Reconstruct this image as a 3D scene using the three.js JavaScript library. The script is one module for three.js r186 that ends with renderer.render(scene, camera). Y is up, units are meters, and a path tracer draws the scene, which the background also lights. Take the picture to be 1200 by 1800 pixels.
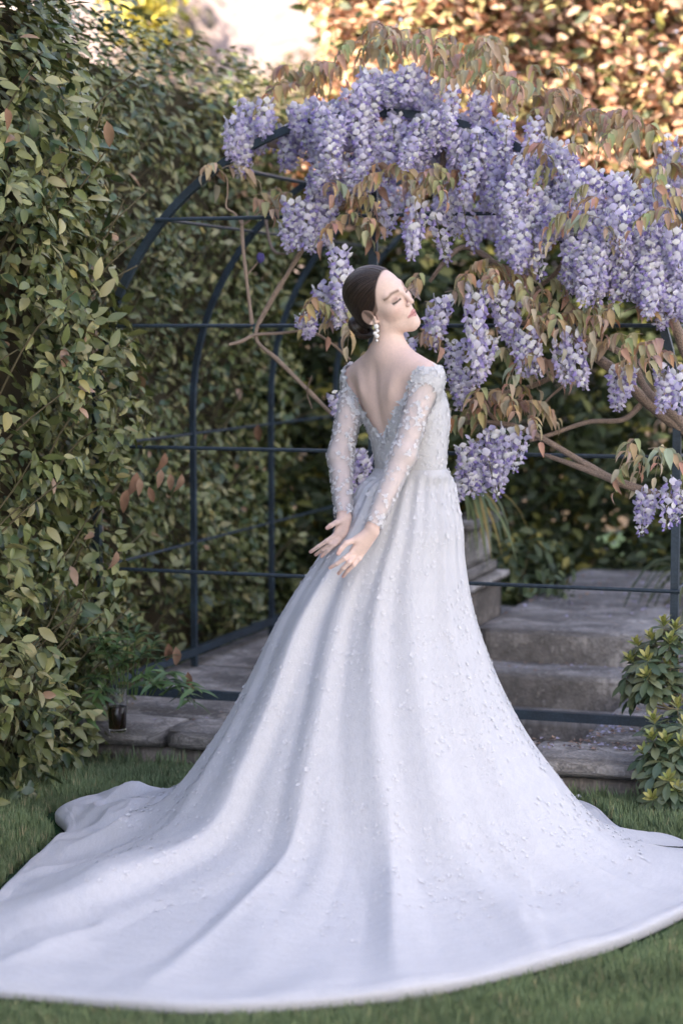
import * as THREE from 'three';
import { RoundedBoxGeometry } from 'three/addons/geometries/RoundedBoxGeometry.js';
import { mergeGeometries } from 'three/addons/utils/BufferGeometryUtils.js';

// ---------- camera, sky, sun, exposure ----------
const scene = new THREE.Scene();
const F = 3540, EYE = new THREE.Vector3(0, 1.55, 0), PITCH = Math.atan(320 / F);
const camera = new THREE.PerspectiveCamera(2 * Math.atan(900 / F) * 180 / Math.PI, 682 / 1024, 0.1, 400);
camera.position.copy(EYE);
camera.rotation.set(-PITCH, 0, 0);
camera.focus = 6.25;
camera.userData.fStop = 2.0;
camera.updateMatrixWorld(true);

const SUN = new THREE.Vector3(-0.80, 0.56, 0.50).normalize();
{
  const w = 128, h = 64, d = new Float32Array(w * h * 4);
  for (let y = 0; y < h; y++) for (let x = 0; x < w; x++) {
    const up = Math.sin(((y + 0.5) / h - 0.5) * Math.PI), t = Math.pow(Math.max(0, up), 0.6), i = (y * w + x) * 4;
    const k = 0.66;
    d[i] = k * (0.93 - 0.74 * t); d[i + 1] = k * (0.95 - 0.71 * t); d[i + 2] = k * (1.07 - 0.66 * t); d[i + 3] = 1;
  }
  const t = new THREE.DataTexture(d, w, h, THREE.RGBAFormat, THREE.FloatType);
  t.mapping = THREE.EquirectangularReflectionMapping; t.magFilter = THREE.LinearFilter; t.needsUpdate = true;
  scene.background = t; scene.environment = t;
}
const sun = new THREE.DirectionalLight(new THREE.Color(1.0, 0.86, 0.68), 5);
sun.position.copy(SUN).multiplyScalar(30); sun.castShadow = true;
Object.assign(sun.shadow.camera, { left: -14, right: 14, top: 14, bottom: -14, near: 1, far: 70 });
sun.shadow.mapSize.set(2048, 2048);
scene.add(sun);
const renderer = new THREE.WebGLRenderer();
renderer.toneMapping = THREE.LinearToneMapping;
renderer.toneMappingExposure = 4.95;
renderer.shadowMap.enabled = true;

// ---------- helpers ----------
function rng(seed) { let s = seed >>> 0; return () => { s = (s + 0x6d2b79f5) | 0; let t = Math.imul(s ^ (s >>> 15), 1 | s); t = (t + Math.imul(t ^ (t >>> 7), 61 | t)) ^ t; return ((t ^ (t >>> 14)) >>> 0) / 4294967296; }; }
const V = (x, y, z) => new THREE.Vector3(x, y, z);
const C = (r, g, b) => new THREE.Color().setRGB(r, g, b);
const { clamp, lerp } = THREE.MathUtils;
const smoothstep = (x, a, b) => { const t = clamp((x - a) / (b - a), 0, 1); return t * t * (3 - 2 * t); };
// point at horizontal distance D on the line of sight through photograph pixel (px, py)
const CP = Math.cos(PITCH), SP = Math.sin(PITCH);
function at(px, py, D) {
  const u = (px - 600) / F, v = -(py - 900) / F, y = v * CP - SP, z = -CP - v * SP, t = D / -z;
  return V(u * t, EYE.y + y * t, -D);
}
// the same, where that line of sight meets height h
function level(px, py, h) { const u = (px - 600) / F, v = -(py - 900) / F, y = v * CP - SP, z = -CP - v * SP, t = (h - EYE.y) / y; return V(u * t, h, z * t); }
function hash3(x, y, z) { let h = Math.imul(x, 374761393) + Math.imul(y, 668265263) + Math.imul(z, 2147483647 ^ 0x5bd1e995); h = Math.imul(h ^ (h >>> 13), 1274126177); return ((h ^ (h >>> 16)) >>> 0) / 4294967296; }
function noise(x, y, z) {
  const ix = Math.floor(x), iy = Math.floor(y), iz = Math.floor(z); let fx = x - ix, fy = y - iy, fz = z - iz;
  fx = fx * fx * (3 - 2 * fx); fy = fy * fy * (3 - 2 * fy); fz = fz * fz * (3 - 2 * fz);
  const l = (a, b, t) => a + (b - a) * t, g = (a, b, c) => hash3(ix + a, iy + b, iz + c);
  return l(l(l(g(0, 0, 0), g(1, 0, 0), fx), l(g(0, 1, 0), g(1, 1, 0), fx), fy), l(l(g(0, 0, 1), g(1, 0, 1), fx), l(g(0, 1, 1), g(1, 1, 1), fx), fy), fz);
}
const fbm = (x, y, z, o = 4) => { let s = 0, a = 0.5, n = 0; for (let i = 0; i < o; i++) { s += a * noise(x, y, z); n += a; x = x * 2.03 + 7.1; y = y * 2.03 + 3.7; z = z * 2.03 + 1.3; a *= 0.5; } return s / n; };
// tileable noise for textures
function tileNoise(size, cells, seed) {
  const r = rng(seed), g = Float32Array.from({ length: cells * cells }, () => r()), o = new Float32Array(size * size);
  for (let y = 0; y < size; y++) for (let x = 0; x < size; x++) {
    const u = x / size * cells, v = y / size * cells, i = Math.floor(u), j = Math.floor(v); let a = u - i, b = v - j; a = a * a * (3 - 2 * a); b = b * b * (3 - 2 * b);
    const q = (p, w) => g[(w % cells) * cells + (p % cells)];
    o[y * size + x] = lerp(lerp(q(i, j), q(i + 1, j), a), lerp(q(i, j + 1), q(i + 1, j + 1), a), b);
  }
  return o;
}
function texture(size, f, srgb, repeat = 1) {
  const d = new Uint8Array(size * size * 4);
  for (let i = 0; i < size * size; i++) { const c = f(i, i % size, Math.floor(i / size)); for (let k = 0; k < 3; k++) d[i * 4 + k] = clamp(c[k], 0, 1) * 255; d[i * 4 + 3] = 255; }
  const t = new THREE.DataTexture(d, size, size); t.wrapS = t.wrapT = THREE.RepeatWrapping; t.magFilter = THREE.LinearFilter; t.repeat.set(repeat, repeat);
  if (srgb) t.colorSpace = THREE.SRGBColorSpace; t.needsUpdate = true; return t;
}
const used = new Map();
function numbered(name) { const n = used.get(name) ?? 0; used.set(name, n + 1); return n ? name + '_' + String(n).padStart(3, '0') : name; }
function tag(o, label, category, group) { o.userData.label = label; if (category) o.userData.category = category; if (group) o.userData.group = group; return o; }
function thing(name, label, category, pos, group) { const g = new THREE.Group(); g.name = numbered(name); if (pos) g.position.copy(pos); scene.add(g); return tag(g, label, category, group); }
function part(name, geo, mat, parent, kind) { const m = new THREE.Mesh(geo, mat); m.name = name; m.castShadow = m.receiveShadow = true; if (kind) m.userData.kind = kind; parent.add(m); return m; }
function struct(name, geo, mat) { const m = part(name, geo, mat, scene, 'structure'); return m; }
function stuff(name, geo, mat, parent, mats, cols) {
  const m = new THREE.InstancedMesh(geo, mat, mats.length); m.name = name; m.userData.kind = 'stuff'; m.castShadow = m.receiveShadow = true;
  mats.forEach((x, i) => { m.setMatrixAt(i, x); if (cols) m.setColorAt(i, cols[i]); }); parent.add(m); return m;
}
function geoOf(pos, idx, uv, col) {
  const g = new THREE.BufferGeometry(); g.setAttribute('position', new THREE.Float32BufferAttribute(pos, 3)); if (uv) g.setAttribute('uv', new THREE.Float32BufferAttribute(uv, 2));
  if (col) g.setAttribute('color', new THREE.Float32BufferAttribute(col, 3)); g.setIndex(idx); g.computeVertexNormals(); return g;
}
function metricUV(g, s = 1) {
  const p = g.attributes.position, n = g.attributes.normal, uv = new Float32Array(p.count * 2);
  for (let i = 0; i < p.count; i++) {
    const x = Math.abs(n.getX(i)), y = Math.abs(n.getY(i)), z = Math.abs(n.getZ(i));
    uv[i * 2] = s * (x > y && x > z ? p.getZ(i) : p.getX(i)); uv[i * 2 + 1] = s * (y > x && y > z ? p.getZ(i) : p.getY(i));
  }
  g.setAttribute('uv', new THREE.BufferAttribute(uv, 2)); return g;
}
// a slab with worn, slightly wavy faces
function slab(w, h, d, r = 0.012, wear = 0.004, seed = 1) {
  const g = new RoundedBoxGeometry(w, h, d, 3, r), b = new THREE.BoxGeometry(w, h, d, Math.max(2, Math.round(w / 0.06)), Math.max(1, Math.round(h / 0.03)), Math.max(2, Math.round(d / 0.06)));
  const p = b.attributes.position; g.dispose();
  for (let i = 0; i < p.count; i++) {
    let v = V(p.getX(i), p.getY(i), p.getZ(i)); const o = V(clamp(v.x, -w / 2 + r, w / 2 - r), clamp(v.y, -h / 2 + r, h / 2 - r), clamp(v.z, -d / 2 + r, d / 2 - r)), e = v.clone().sub(o), l = e.length();
    if (l > 1e-6) v = o.add(e.multiplyScalar(r / l));
    const k = wear * (fbm(v.x * 9 + seed, v.y * 9, v.z * 9, 3) - 0.5) * 2; v.x += k; v.y += k * 0.7; v.z += k; p.setXYZ(i, v.x, v.y, v.z);
  }
  b.deleteAttribute('normal'); b.deleteAttribute('uv');
  const welded = weld(b); welded.computeVertexNormals(); return metricUV(welded);
}
function weld(g) {
  const p = g.attributes.position, map = new Map(), pos = [], re = [], idx = [];
  for (let i = 0; i < p.count; i++) { const k = [p.getX(i), p.getY(i), p.getZ(i)].map((x) => Math.round(x * 1e5)).join(); if (!map.has(k)) { map.set(k, pos.length / 3); pos.push(p.getX(i), p.getY(i), p.getZ(i)); } re.push(map.get(k)); }
  for (let i = 0; i < g.index.count; i++) idx.push(re[g.index.getX(i)]);
  const o = new THREE.BufferGeometry(); o.setAttribute('position', new THREE.Float32BufferAttribute(pos, 3)); o.setIndex(idx); return o;
}
function tube(pts, r0, r1, seg = 6, steps, knob = 0) {
  const curve = new THREE.CatmullRomCurve3(pts), n = steps ?? Math.max(6, pts.length * 7), fr = curve.computeFrenetFrames(n, false), pos = [], idx = [], uv = [], L = curve.getLength();
  for (let i = 0; i <= n; i++) {
    const t = i / n, c = curve.getPointAt(t), r = lerp(r0, r1, t) * (1 + knob * (noise(t * L * 16, r0 * 999, 3) - 0.5) * 2);
    for (let j = 0; j <= seg; j++) { const a = j / seg * 2 * Math.PI, q = c.clone().addScaledVector(fr.normals[i], Math.cos(a) * r).addScaledVector(fr.binormals[i], Math.sin(a) * r); pos.push(q.x, q.y, q.z); uv.push(j / seg, t * L * 8); }
  }
  for (let i = 0; i < n; i++) for (let j = 0; j < seg; j++) { const a = i * (seg + 1) + j, b = a + seg + 1; idx.push(a, a + 1, b, b, a + 1, b + 1); }
  for (const e of [0, n]) { const c = curve.getPointAt(e / n), k = pos.length / 3; pos.push(c.x, c.y, c.z); uv.push(0, 0); for (let j = 0; j < seg; j++) { const a = e * (seg + 1) + j; e ? idx.push(k, a, a + 1) : idx.push(k, a + 1, a); } }
  return geoOf(pos, idx, uv);
}
const rod = (a, b, r, seg = 6) => tube([a, a.clone().lerp(b, 0.5), b], r, r, seg, 2);
// sweep a rectangle (w across in plane, d along depth) along a polyline; side = depth direction
function barSweep(pts, w, d, side) {
  const pos = [], idx = [], n = pts.length;
  for (let i = 0; i < n; i++) {
    const t = pts[Math.min(i + 1, n - 1)].clone().sub(pts[Math.max(i - 1, 0)]).normalize(), o = t.clone().cross(side).normalize();
    for (const [a, b] of [[-1, -1], [1, -1], [1, 1], [-1, 1]]) { const q = pts[i].clone().addScaledVector(o, a * w / 2).addScaledVector(side, b * d / 2); pos.push(q.x, q.y, q.z); }
  }
  for (let i = 0; i < n - 1; i++) for (let j = 0; j < 4; j++) { const a = i * 4 + j, b = i * 4 + (j + 1) % 4; idx.push(a, a + 4, b, b, a + 4, b + 4); }
  idx.push(0, 1, 2, 0, 2, 3); const k = (n - 1) * 4; idx.push(k, k + 2, k + 1, k, k + 3, k + 2);
  const g = geoOf(pos, idx).toNonIndexed(); g.computeVertexNormals(); return metricUV(g);
}
// one leaf lying along +x from the stalk at the origin, upper side +y: pointed ellipse, folded at the midrib and bent down
function leafGeo(len, wid, fold = 0.25, bend = 0.25, seg = 4, wave = 0, blunt = 0.5, full = 0.8) {
  const pos = [], idx = [], uv = [];
  for (let i = 0; i <= seg; i++) {
    const t = i / seg, w = wid / 2 * Math.pow(Math.sin(Math.PI * Math.pow(t, blunt * 1.6)), full) * (i === 0 || i === seg ? 0 : 1), a = t * bend * 2, x = len * t * (1 - 0.1 * bend * t), y = -len * bend * t * t + 0.12 * len * bend;
    for (const s of [-1, 0, 1]) { pos.push(x, y + Math.abs(s) * w * fold + wave * Math.sin(t * 9 + s * 2) * w * Math.abs(s), s * w); uv.push(t, 0.5 + s * 0.5); }
  }
  for (let i = 0; i < seg; i++) for (let s = 0; s < 2; s++) { const a = i * 3 + s; idx.push(a, a + 1, a + 3, a + 1, a + 4, a + 3); }
  return geoOf(pos, idx, uv);
}
function placeGeo(g, m) { const o = g.clone(); o.applyMatrix4(m); return o; }
function frameM(p, axis, normal, s = 1) { // x along axis, y near normal
  const x = axis.clone().normalize(), z = x.clone().cross(normal).normalize(); if (z.lengthSq() < 0.5) z.set(0, 0, 1).cross(x).normalize(); const y = z.clone().cross(x);
  const m = new THREE.Matrix4().makeBasis(x, y, z).scale(V(s, s, s)); return m.setPosition(p);
}
const std = (o) => new THREE.MeshStandardMaterial({ side: THREE.DoubleSide, ...o });
const phys = (o) => new THREE.MeshPhysicalMaterial({ side: THREE.DoubleSide, ...o });

// ---------- shared textures ----------
const n8 = tileNoise(256, 8, 1), n32 = tileNoise(256, 32, 2), n90 = tileNoise(256, 90, 3), n128 = tileNoise(256, 128, 4), n3 = tileNoise(256, 3, 5);
const stoneMap = texture(512, (i, x, y) => {
  const k = (Math.floor(y / 2) * 256 + Math.floor(x / 2)), a = n8[k], b = n32[k], c = n128[k], lich = smoothstep(n32[k] * 0.6 + n8[k] * 0.5 + n90[k] * 0.2, 0.66, 0.84), grime = smoothstep(n3[k] * 0.6 + n32[k] * 0.4 + c * 0.25, 0.5, 0.8);
  let v = 0.58 + 0.12 * a + 0.1 * (b - 0.5) + 0.2 * (c - 0.5) - 0.16 * grime + 0.13 * lich; return [v * 1.0, v * 0.975, v * 0.95];
}, true, 1.4);
const stoneBump = texture(512, (i, x, y) => { const k = (Math.floor(y / 2) * 256 + Math.floor(x / 2)), v = 0.4 * n32[k] + 0.35 * n90[k] + 0.25 * n128[k]; return [v, v, v]; }, false, 1.4);
const fabricBump = texture(256, (i, x, y) => { const v = 0.5 * n128[i] + 0.25 * ((x + y) % 4 < 2 ? 1 : 0) + 0.25 * n90[i]; return [v, v, v]; }, false, 9);
const laceBump = texture(256, (i) => { const v = 0.35 * n128[i] + 0.3 * n90[i] + 0.35 * Math.pow(n32[i], 2); return [v, v, v]; }, false, 5);
const fabricMap = texture(256, (i) => { const v = 0.955 + 0.05 * (n128[i] - 0.5) + 0.03 * (n32[i] - 0.5) + 0.03 * (n8[i] - 0.5); return [v, v, v]; }, true, 7);
const soilMap = texture(256, (i) => { const v = 0.25 + 0.3 * n32[i] + 0.2 * (n128[i] - 0.5); return [v, v * 0.86, v * 0.7]; }, true, 1);
const barkMap = texture(256, (i, x, y) => { const v = 0.7 + 0.35 * (n32[(y * 256 + ((x * 3) % 256))] - 0.5) + 0.3 * (n128[i] - 0.5); return [v, v * 0.93, v * 0.86]; }, true, 1);
const paintMap = texture(256, (i) => { const chip = n32[i] * 0.55 + n128[i] * 0.5 > 0.94 ? 1 : 0, v = 0.72 + 0.22 * (n8[i] - 0.5) + 0.2 * (n128[i] - 0.5); return chip ? [0.8, 0.8, 0.78] : [v * 0.92, v, v * 1.02]; }, true, 2.2);
const M = {
  stone: std({ color: C(0.78, 0.77, 0.76), map: stoneMap, bumpMap: stoneBump, bumpScale: 0.006, roughness: 0.9 }),
  metal: std({ color: C(0.068, 0.09, 0.12), map: paintMap, roughness: 0.45, metalness: 0 }),
  soil: std({ color: C(0.16, 0.13, 0.09), map: soilMap, roughness: 1 }),
  bark: std({ color: C(0.66, 0.57, 0.51), map: barkMap, bumpMap: barkMap, bumpScale: 0.003, roughness: 0.85 }),
  cane: std({ color: C(0.72, 0.62, 0.54), map: barkMap, roughness: 0.8 }),
  twig: std({ color: C(0.13, 0.11, 0.06), roughness: 0.8 }),
};
// ---------- the tunnel arbour's own axes: u along the front (right end nearer), v away from the camera ----------
const TL = V(-0.911, 0, -7.5), TA = 18.4 * Math.PI / 180, TU = V(Math.cos(TA), 0, Math.sin(TA)), TV = V(Math.sin(TA), 0, -Math.cos(TA)), TW = 2.157;
const T = (u, v, h) => TL.clone().addScaledVector(TU, u).addScaledVector(TV, v).setY(h);
const blockAt = (u0, u1, v0, v1, h0, h1, seed, r = 0.012, wear = 0.004) => { const g = slab(u1 - u0, h1 - h0, v1 - v0, r, wear, seed); g.rotateY(-TA); const c = T((u0 + u1) / 2, (v0 + v1) / 2, (h0 + h1) / 2); g.translate(c.x, c.y, c.z); return g; };

// ---------- hem of the train (needed by the lawn too): points X, D on the ground ----------
const HEM = new THREE.CatmullRomCurve3([[1105, 1462, 0.03], [1160, 1466, 0.03], [1205, 1480, 0.03], [1262, 1530, 0.02], [1250, 1578, 0.02], [1200, 1606, 0.02], [1100, 1653, 0.02], [1000, 1684, 0.02], [800, 1734, 0.02], [660, 1756, 0.02], [520, 1769, 0.02], [320, 1774, 0.02], [110, 1758, 0.02], [0, 1749, 0.02], [-80, 1735, 0.02], [-130, 1690, 0.02], [-90, 1630, 0.02], [-20, 1584, 0.03], [15, 1545, 0.04], [50, 1510, 0.04], [118, 1450, 0.04], [98, 1424, 0.04], [118, 1402, 0.05], [160, 1390, 0.06], [230, 1392, 0.06], [340, 1378, 0.05], [600, 1390, 0.03], [880, 1400, 0.03], [1020, 1410, 0.03]].map(([x, y, h]) => level(x, y, h).setY(0)), true, 'centripetal');
const HEMC = V(0.12, 0, -5.75);
const hemPts = HEM.getSpacedPoints(720), hemAng = [];
for (const p of hemPts) hemAng.push([Math.atan2(p.z - HEMC.z, p.x - HEMC.x), Math.hypot(p.x - HEMC.x, p.z - HEMC.z)]);
hemAng.sort((a, b) => a[0] - b[0]);
function hemR(a) { // a: angle, x right, +z to the camera
  a = Math.atan2(Math.sin(a), Math.cos(a)); let lo = 0, hi = hemAng.length - 1;
  if (a <= hemAng[0][0] || a >= hemAng[hi][0]) return hemAng[0][1];
  while (hi - lo > 1) { const m = (lo + hi) >> 1; hemAng[m][0] < a ? lo = m : hi = m; }
  return lerp(hemAng[lo][1], hemAng[hi][1], (a - hemAng[lo][0]) / Math.max(1e-6, hemAng[hi][0] - hemAng[lo][0]));
}
const underTrain = (x, z, m = 0) => Math.hypot(x - HEMC.x, z - HEMC.z) < hemR(Math.atan2(z - HEMC.z, x - HEMC.x)) - m;

// ---------- ground ----------
{
  const map = texture(256, (i) => { const v = 0.3 + 0.35 * n32[i] + 0.25 * (n128[i] - 0.5); return [v * 0.62, v, v * 0.5]; }, true, 3);
  const ground = new THREE.Shape(); ground.moveTo(-120, -260); ground.lineTo(120, -260); ground.lineTo(120, 30); ground.lineTo(-120, 30); ground.closePath();
  const pit = new THREE.Path(); for (const [u, v] of [[0.6, -0.2], [2.0, -0.2], [2.0, 1.6], [0.6, 1.6]]) { const p = T(u, v, 0); pit[pit.curves.length || pit.currentPoint.x ? 'lineTo' : 'moveTo'](p.x, p.z); } pit.closePath(); ground.holes.push(pit);
  const g = new THREE.ShapeGeometry(ground); g.rotateX(Math.PI / 2); g.computeVertexNormals(); metricUV(g);
  const lawn = struct('lawn', g, std({ color: C(0.10, 0.17, 0.07), map, roughness: 1 }));
  lawn.userData.label = 'green mown lawn in front of the stone edge';
  // grass blades
  const r = rng(11), pos = [], idx = [];
  for (let k = 0; k < 7; k++) {
    const a = r() * 6.28, x = (r() - 0.5) * 0.02, z = (r() - 0.5) * 0.02, h = 0.022 + r() * 0.026, w = 0.0017 + r() * 0.001, lean = r() * 0.022, b = pos.length / 3, ca = Math.cos(a), sa = Math.sin(a);
    for (const [t, s] of [[0, -1], [0, 1], [0.55, -0.8], [0.55, 0.8], [1, 0]]) pos.push(x + sa * w * s + ca * lean * t * t, h * t, z - ca * w * s + sa * lean * t * t);
    idx.push(b, b + 1, b + 2, b + 1, b + 3, b + 2, b + 2, b + 3, b + 4);
  }
  const tuft = geoOf(pos, idx), mats = [], cols = [];
  const q = new THREE.Quaternion(), e = new THREE.Euler();
  const put = (x, z, big) => { const s = (0.75 + r() * 0.6) * big; mats.push(new THREE.Matrix4().compose(V(x, 0, z), q.setFromEuler(e.set((r() - 0.5) * 0.5, r() * 6.28, (r() - 0.5) * 0.5)), V(s, s, s))); const k = 0.55 + 0.75 * fbm(x * 5, z * 5, 2, 3), y = r(); cols.push(y < 0.06 ? C(0.40 * k, 0.37 * k, 0.21 * k) : C((0.15 + 0.09 * y) * k, (0.22 + 0.09 * y) * k, (0.105 + 0.045 * y) * k)); };
  for (let i = 0; i < 130000; i++) {
    const z = -3.7 - r() * 3.5, x = (r() - 0.5) * 2 * 0.21 * -z; if (underTrain(x, z, -0.045)) continue;
    const d = V(x, 0, z).sub(TL), v = d.dot(TV); if (v > -0.37) continue;
    if (x < -0.9 && -z > 6.5 && r() < 0.6) continue;
    put(x, z, v > -0.43 ? (r() < 0.08 ? 1.6 : 0.75) : v > -0.6 ? 0.85 : underTrain(x, z, -0.13) ? 0.72 : 1);
  }
  const gr = stuff('grass', tuft, std({ roughness: 0.7 }), scene, mats, cols); gr.userData.label = 'short green grass blades of the lawn';
}

// ---------- stone edge, steps, landing ----------
{
  // front coping laid of four worn slabs on a plinth
  const c = thing('stone_coping', 'worn grey stone coping kerb running under the arbour front, behind the train', 'kerb', V(0, 0, 0));
  const cuts = [-0.55, 0.42, 1.12, 1.72, 2.55];
  for (let i = 0; i < 4; i++) part('slab', blockAt(cuts[i] + 0.003, cuts[i + 1] - 0.003, -0.36, -0.098, 0.068, 0.142 + (i % 2) * 0.002, i * 3 + 1, 0.02, 0.006), M.stone, c);
  part('plinth', blockAt(-0.5, 2.5, -0.33, -0.10, -0.2, 0.067, 20), std({ color: C(0.8, 0.75, 0.68), map: stoneMap, bumpMap: stoneBump, bumpScale: 0.004, roughness: 0.95 }), c);
  const s = thing('stone_coping', 'grey stone coping littered with fallen petals, running back beside the steps on the right', 'kerb', V(0, 0, 0));
  for (let i = 0; i < 3; i++) part('slab', blockAt(1.853, 2.6, -0.095 + i * 0.9, 0.8 + i * 0.9, -0.3, 0.138 + (i % 2) * 0.002, 31 + i, 0.012, 0.005), M.stone, s);
  const l = thing('stone_coping', 'dark grey stone floor slabs inside the arbour on the left beside the hedge', 'kerb', V(0, 0, 0));
  for (let i = 0; i < 3; i++) part('slab', blockAt(-0.1, 1.1, -0.095 + i * 1.1, 1.0 + i * 1.1, -0.3, 0.138 + (i % 2) * 0.002, 41 + i, 0.012, 0.005), M.stone, l);
  const st = thing('stone_steps', 'three dark stone steps rising behind the arbour rail to the landing', 'steps', V(0, 0, 0));
  part('step', blockAt(1.105, 1.849, 0.86, 1.14, -0.3, 0.02, 51, 0.015), M.stone, st);
  part('step', blockAt(1.105, 1.849, 1.11, 1.40, -0.3, 0.16, 52, 0.015), M.stone, st);
  part('step', blockAt(1.105, 1.849, 1.37, 1.70, -0.3, 0.30, 53, 0.015), M.stone, st);
  part('step_floor', blockAt(1.105, 1.849, -0.094, 0.858, -0.3, -0.12, 54), M.stone, st);
  const land = struct('landing_paving', mergeGeometries([blockAt(1.105, 1.849, 1.703, 3.6, 0.1, 0.298, 61), blockAt(1.853, 4.2, 2.72, 3.6, 0.1, 0.298, 62)]), M.stone);
  land.userData.label = 'stone landing at the top of the steps, strewn with petals';
  const rr = blockAt(2.605, 4.2, -0.09, 2.7, -0.1, 0.08, 63); struct('border_soil', rr, M.soil).userData.label = 'bare soil border beside the right coping';
  // planter wall left of the steps
  const w = thing('low_wall', 'rendered low wall bounding the steps on the left, behind the skirt', 'wall', V(0, 0, 0));
  part('wall', blockAt(0.72, 1.10, 1.0, 1.84, 0.145, 0.455, 71, 0.01), std({ color: C(0.36, 0.33, 0.3), map: stoneMap, bumpMap: stoneBump, bumpScale: 0.005, roughness: 0.95 }), w);
  part('cap', blockAt(0.68, 1.13, 0.96, 1.88, 0.458, 0.49, 72, 0.01), M.stone, w);
  const p = thing('stone_planter', 'grey stone planter box with moulded rim on the low wall behind the skirt', 'planter', V(0, 0, 0));
  part('foot', blockAt(0.75, 1.09, 1.3, 1.8, 0.493, 0.54, 81, 0.008), M.stone, p);
  part('box', blockAt(0.78, 1.07, 1.33, 1.77, 0.542, 0.705, 82, 0.01), M.stone, p);
  part('rim', blockAt(0.75, 1.11, 1.28, 1.82, 0.707, 0.755, 83, 0.014), M.stone, p);
  part('panel', blockAt(0.83, 1.02, 1.316, 1.329, 0.57, 0.68, 84, 0.005, 0.001), M.stone, p);
}

// ---------- the iron tunnel arbour ----------
const ARCHV = [0, 0.93, 1.86, 2.79], SPR = 1.23, RAD = TW / 2;
const archPt = (a, v, r = RAD) => T(RAD + Math.cos(a) * r, v, SPR + Math.sin(a) * r);
{
  const g = thing('iron_arbour', 'blue grey iron tunnel arbour of round arches behind the bride, wisteria growing over it', 'arbour', V(0, 0, 0));
  for (const v of ARCHV) {
    const pts = [T(TW, v, 0.139), T(TW, v, 0.7), T(TW, v, 1.2)]; for (let i = 0; i <= 40; i++) pts.push(archPt(Math.PI * i / 40, v)); pts.push(T(0, v, 1.2), T(0, v, 0.7), T(0, v, 0.139));
    part('arch', barSweep(pts, v ? 0.023 : 0.027, v ? 0.022 : 0.027, TV), M.metal, g);
  }
  const heights = [0.664, 1.12, 1.565, 1.95];
  for (const h of heights) {
    const k = h > SPR ? RAD - Math.sqrt(RAD * RAD - (h - SPR) ** 2) : 0;
    part('rod', rod(T(k - 0.02, -0.024, h), T(TW - k + 0.02, -0.024, h), 0.0068), M.metal, g);
    for (const side of [0, 1]) part('rod', rod(T(side ? TW - k : k, 0, h + 0.0), T(side ? TW - k : k, 2.79, h), 0.006), M.metal, g);
  }
  for (const a of [Math.PI / 2, Math.PI * 0.32, Math.PI * 0.68]) part('rod', rod(archPt(a, 0), archPt(a, 2.79), 0.008), M.metal, g);
  part('post', barSweep([T(RAD, -0.001, 0.142), T(RAD, -0.001, 1.2), T(RAD, -0.001, SPR + RAD - 0.02)], 0.03, 0.02, TV), M.metal, g);
  part('rail', barSweep([T(0.02, 0, 0.205), T(1.0, 0, 0.205), T(TW - 0.02, 0, 0.205)], 0.032, 0.028, TV), M.metal, g);
  for (const side of [0, TW]) part('rail', barSweep([T(side, 0.02, 0.205), T(side, 1.4, 0.205), T(side, 2.77, 0.205)], 0.032, 0.024, TU), M.metal, g);
  part('tie', tube([at(452, 566, 7.28), at(447, 574, 7.27), at(446, 584, 7.27), at(450, 592, 7.28)], 0.0022, 0.0022, 5), std({ color: C(0.01, 0.13, 0.11), roughness: 0.5 }), g);
}
// ---------- leafy things ----------
const rotM = (p, dir, nrm, s) => frameM(p, dir, nrm, s);
function randDir(r) { const z = r() * 2 - 1, a = r() * 6.283, k = Math.sqrt(1 - z * z); return V(k * Math.cos(a), z, k * Math.sin(a)); }
const leafCol = (r, kinds) => { let q = r(), i = 0; while (i < kinds.length - 1 && q > kinds[i][0]) { q -= kinds[i][0]; i++; } const k = 0.75 + r() * 0.5; return C(kinds[i][1] * k, kinds[i][2] * k, kinds[i][3] * k); };

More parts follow.
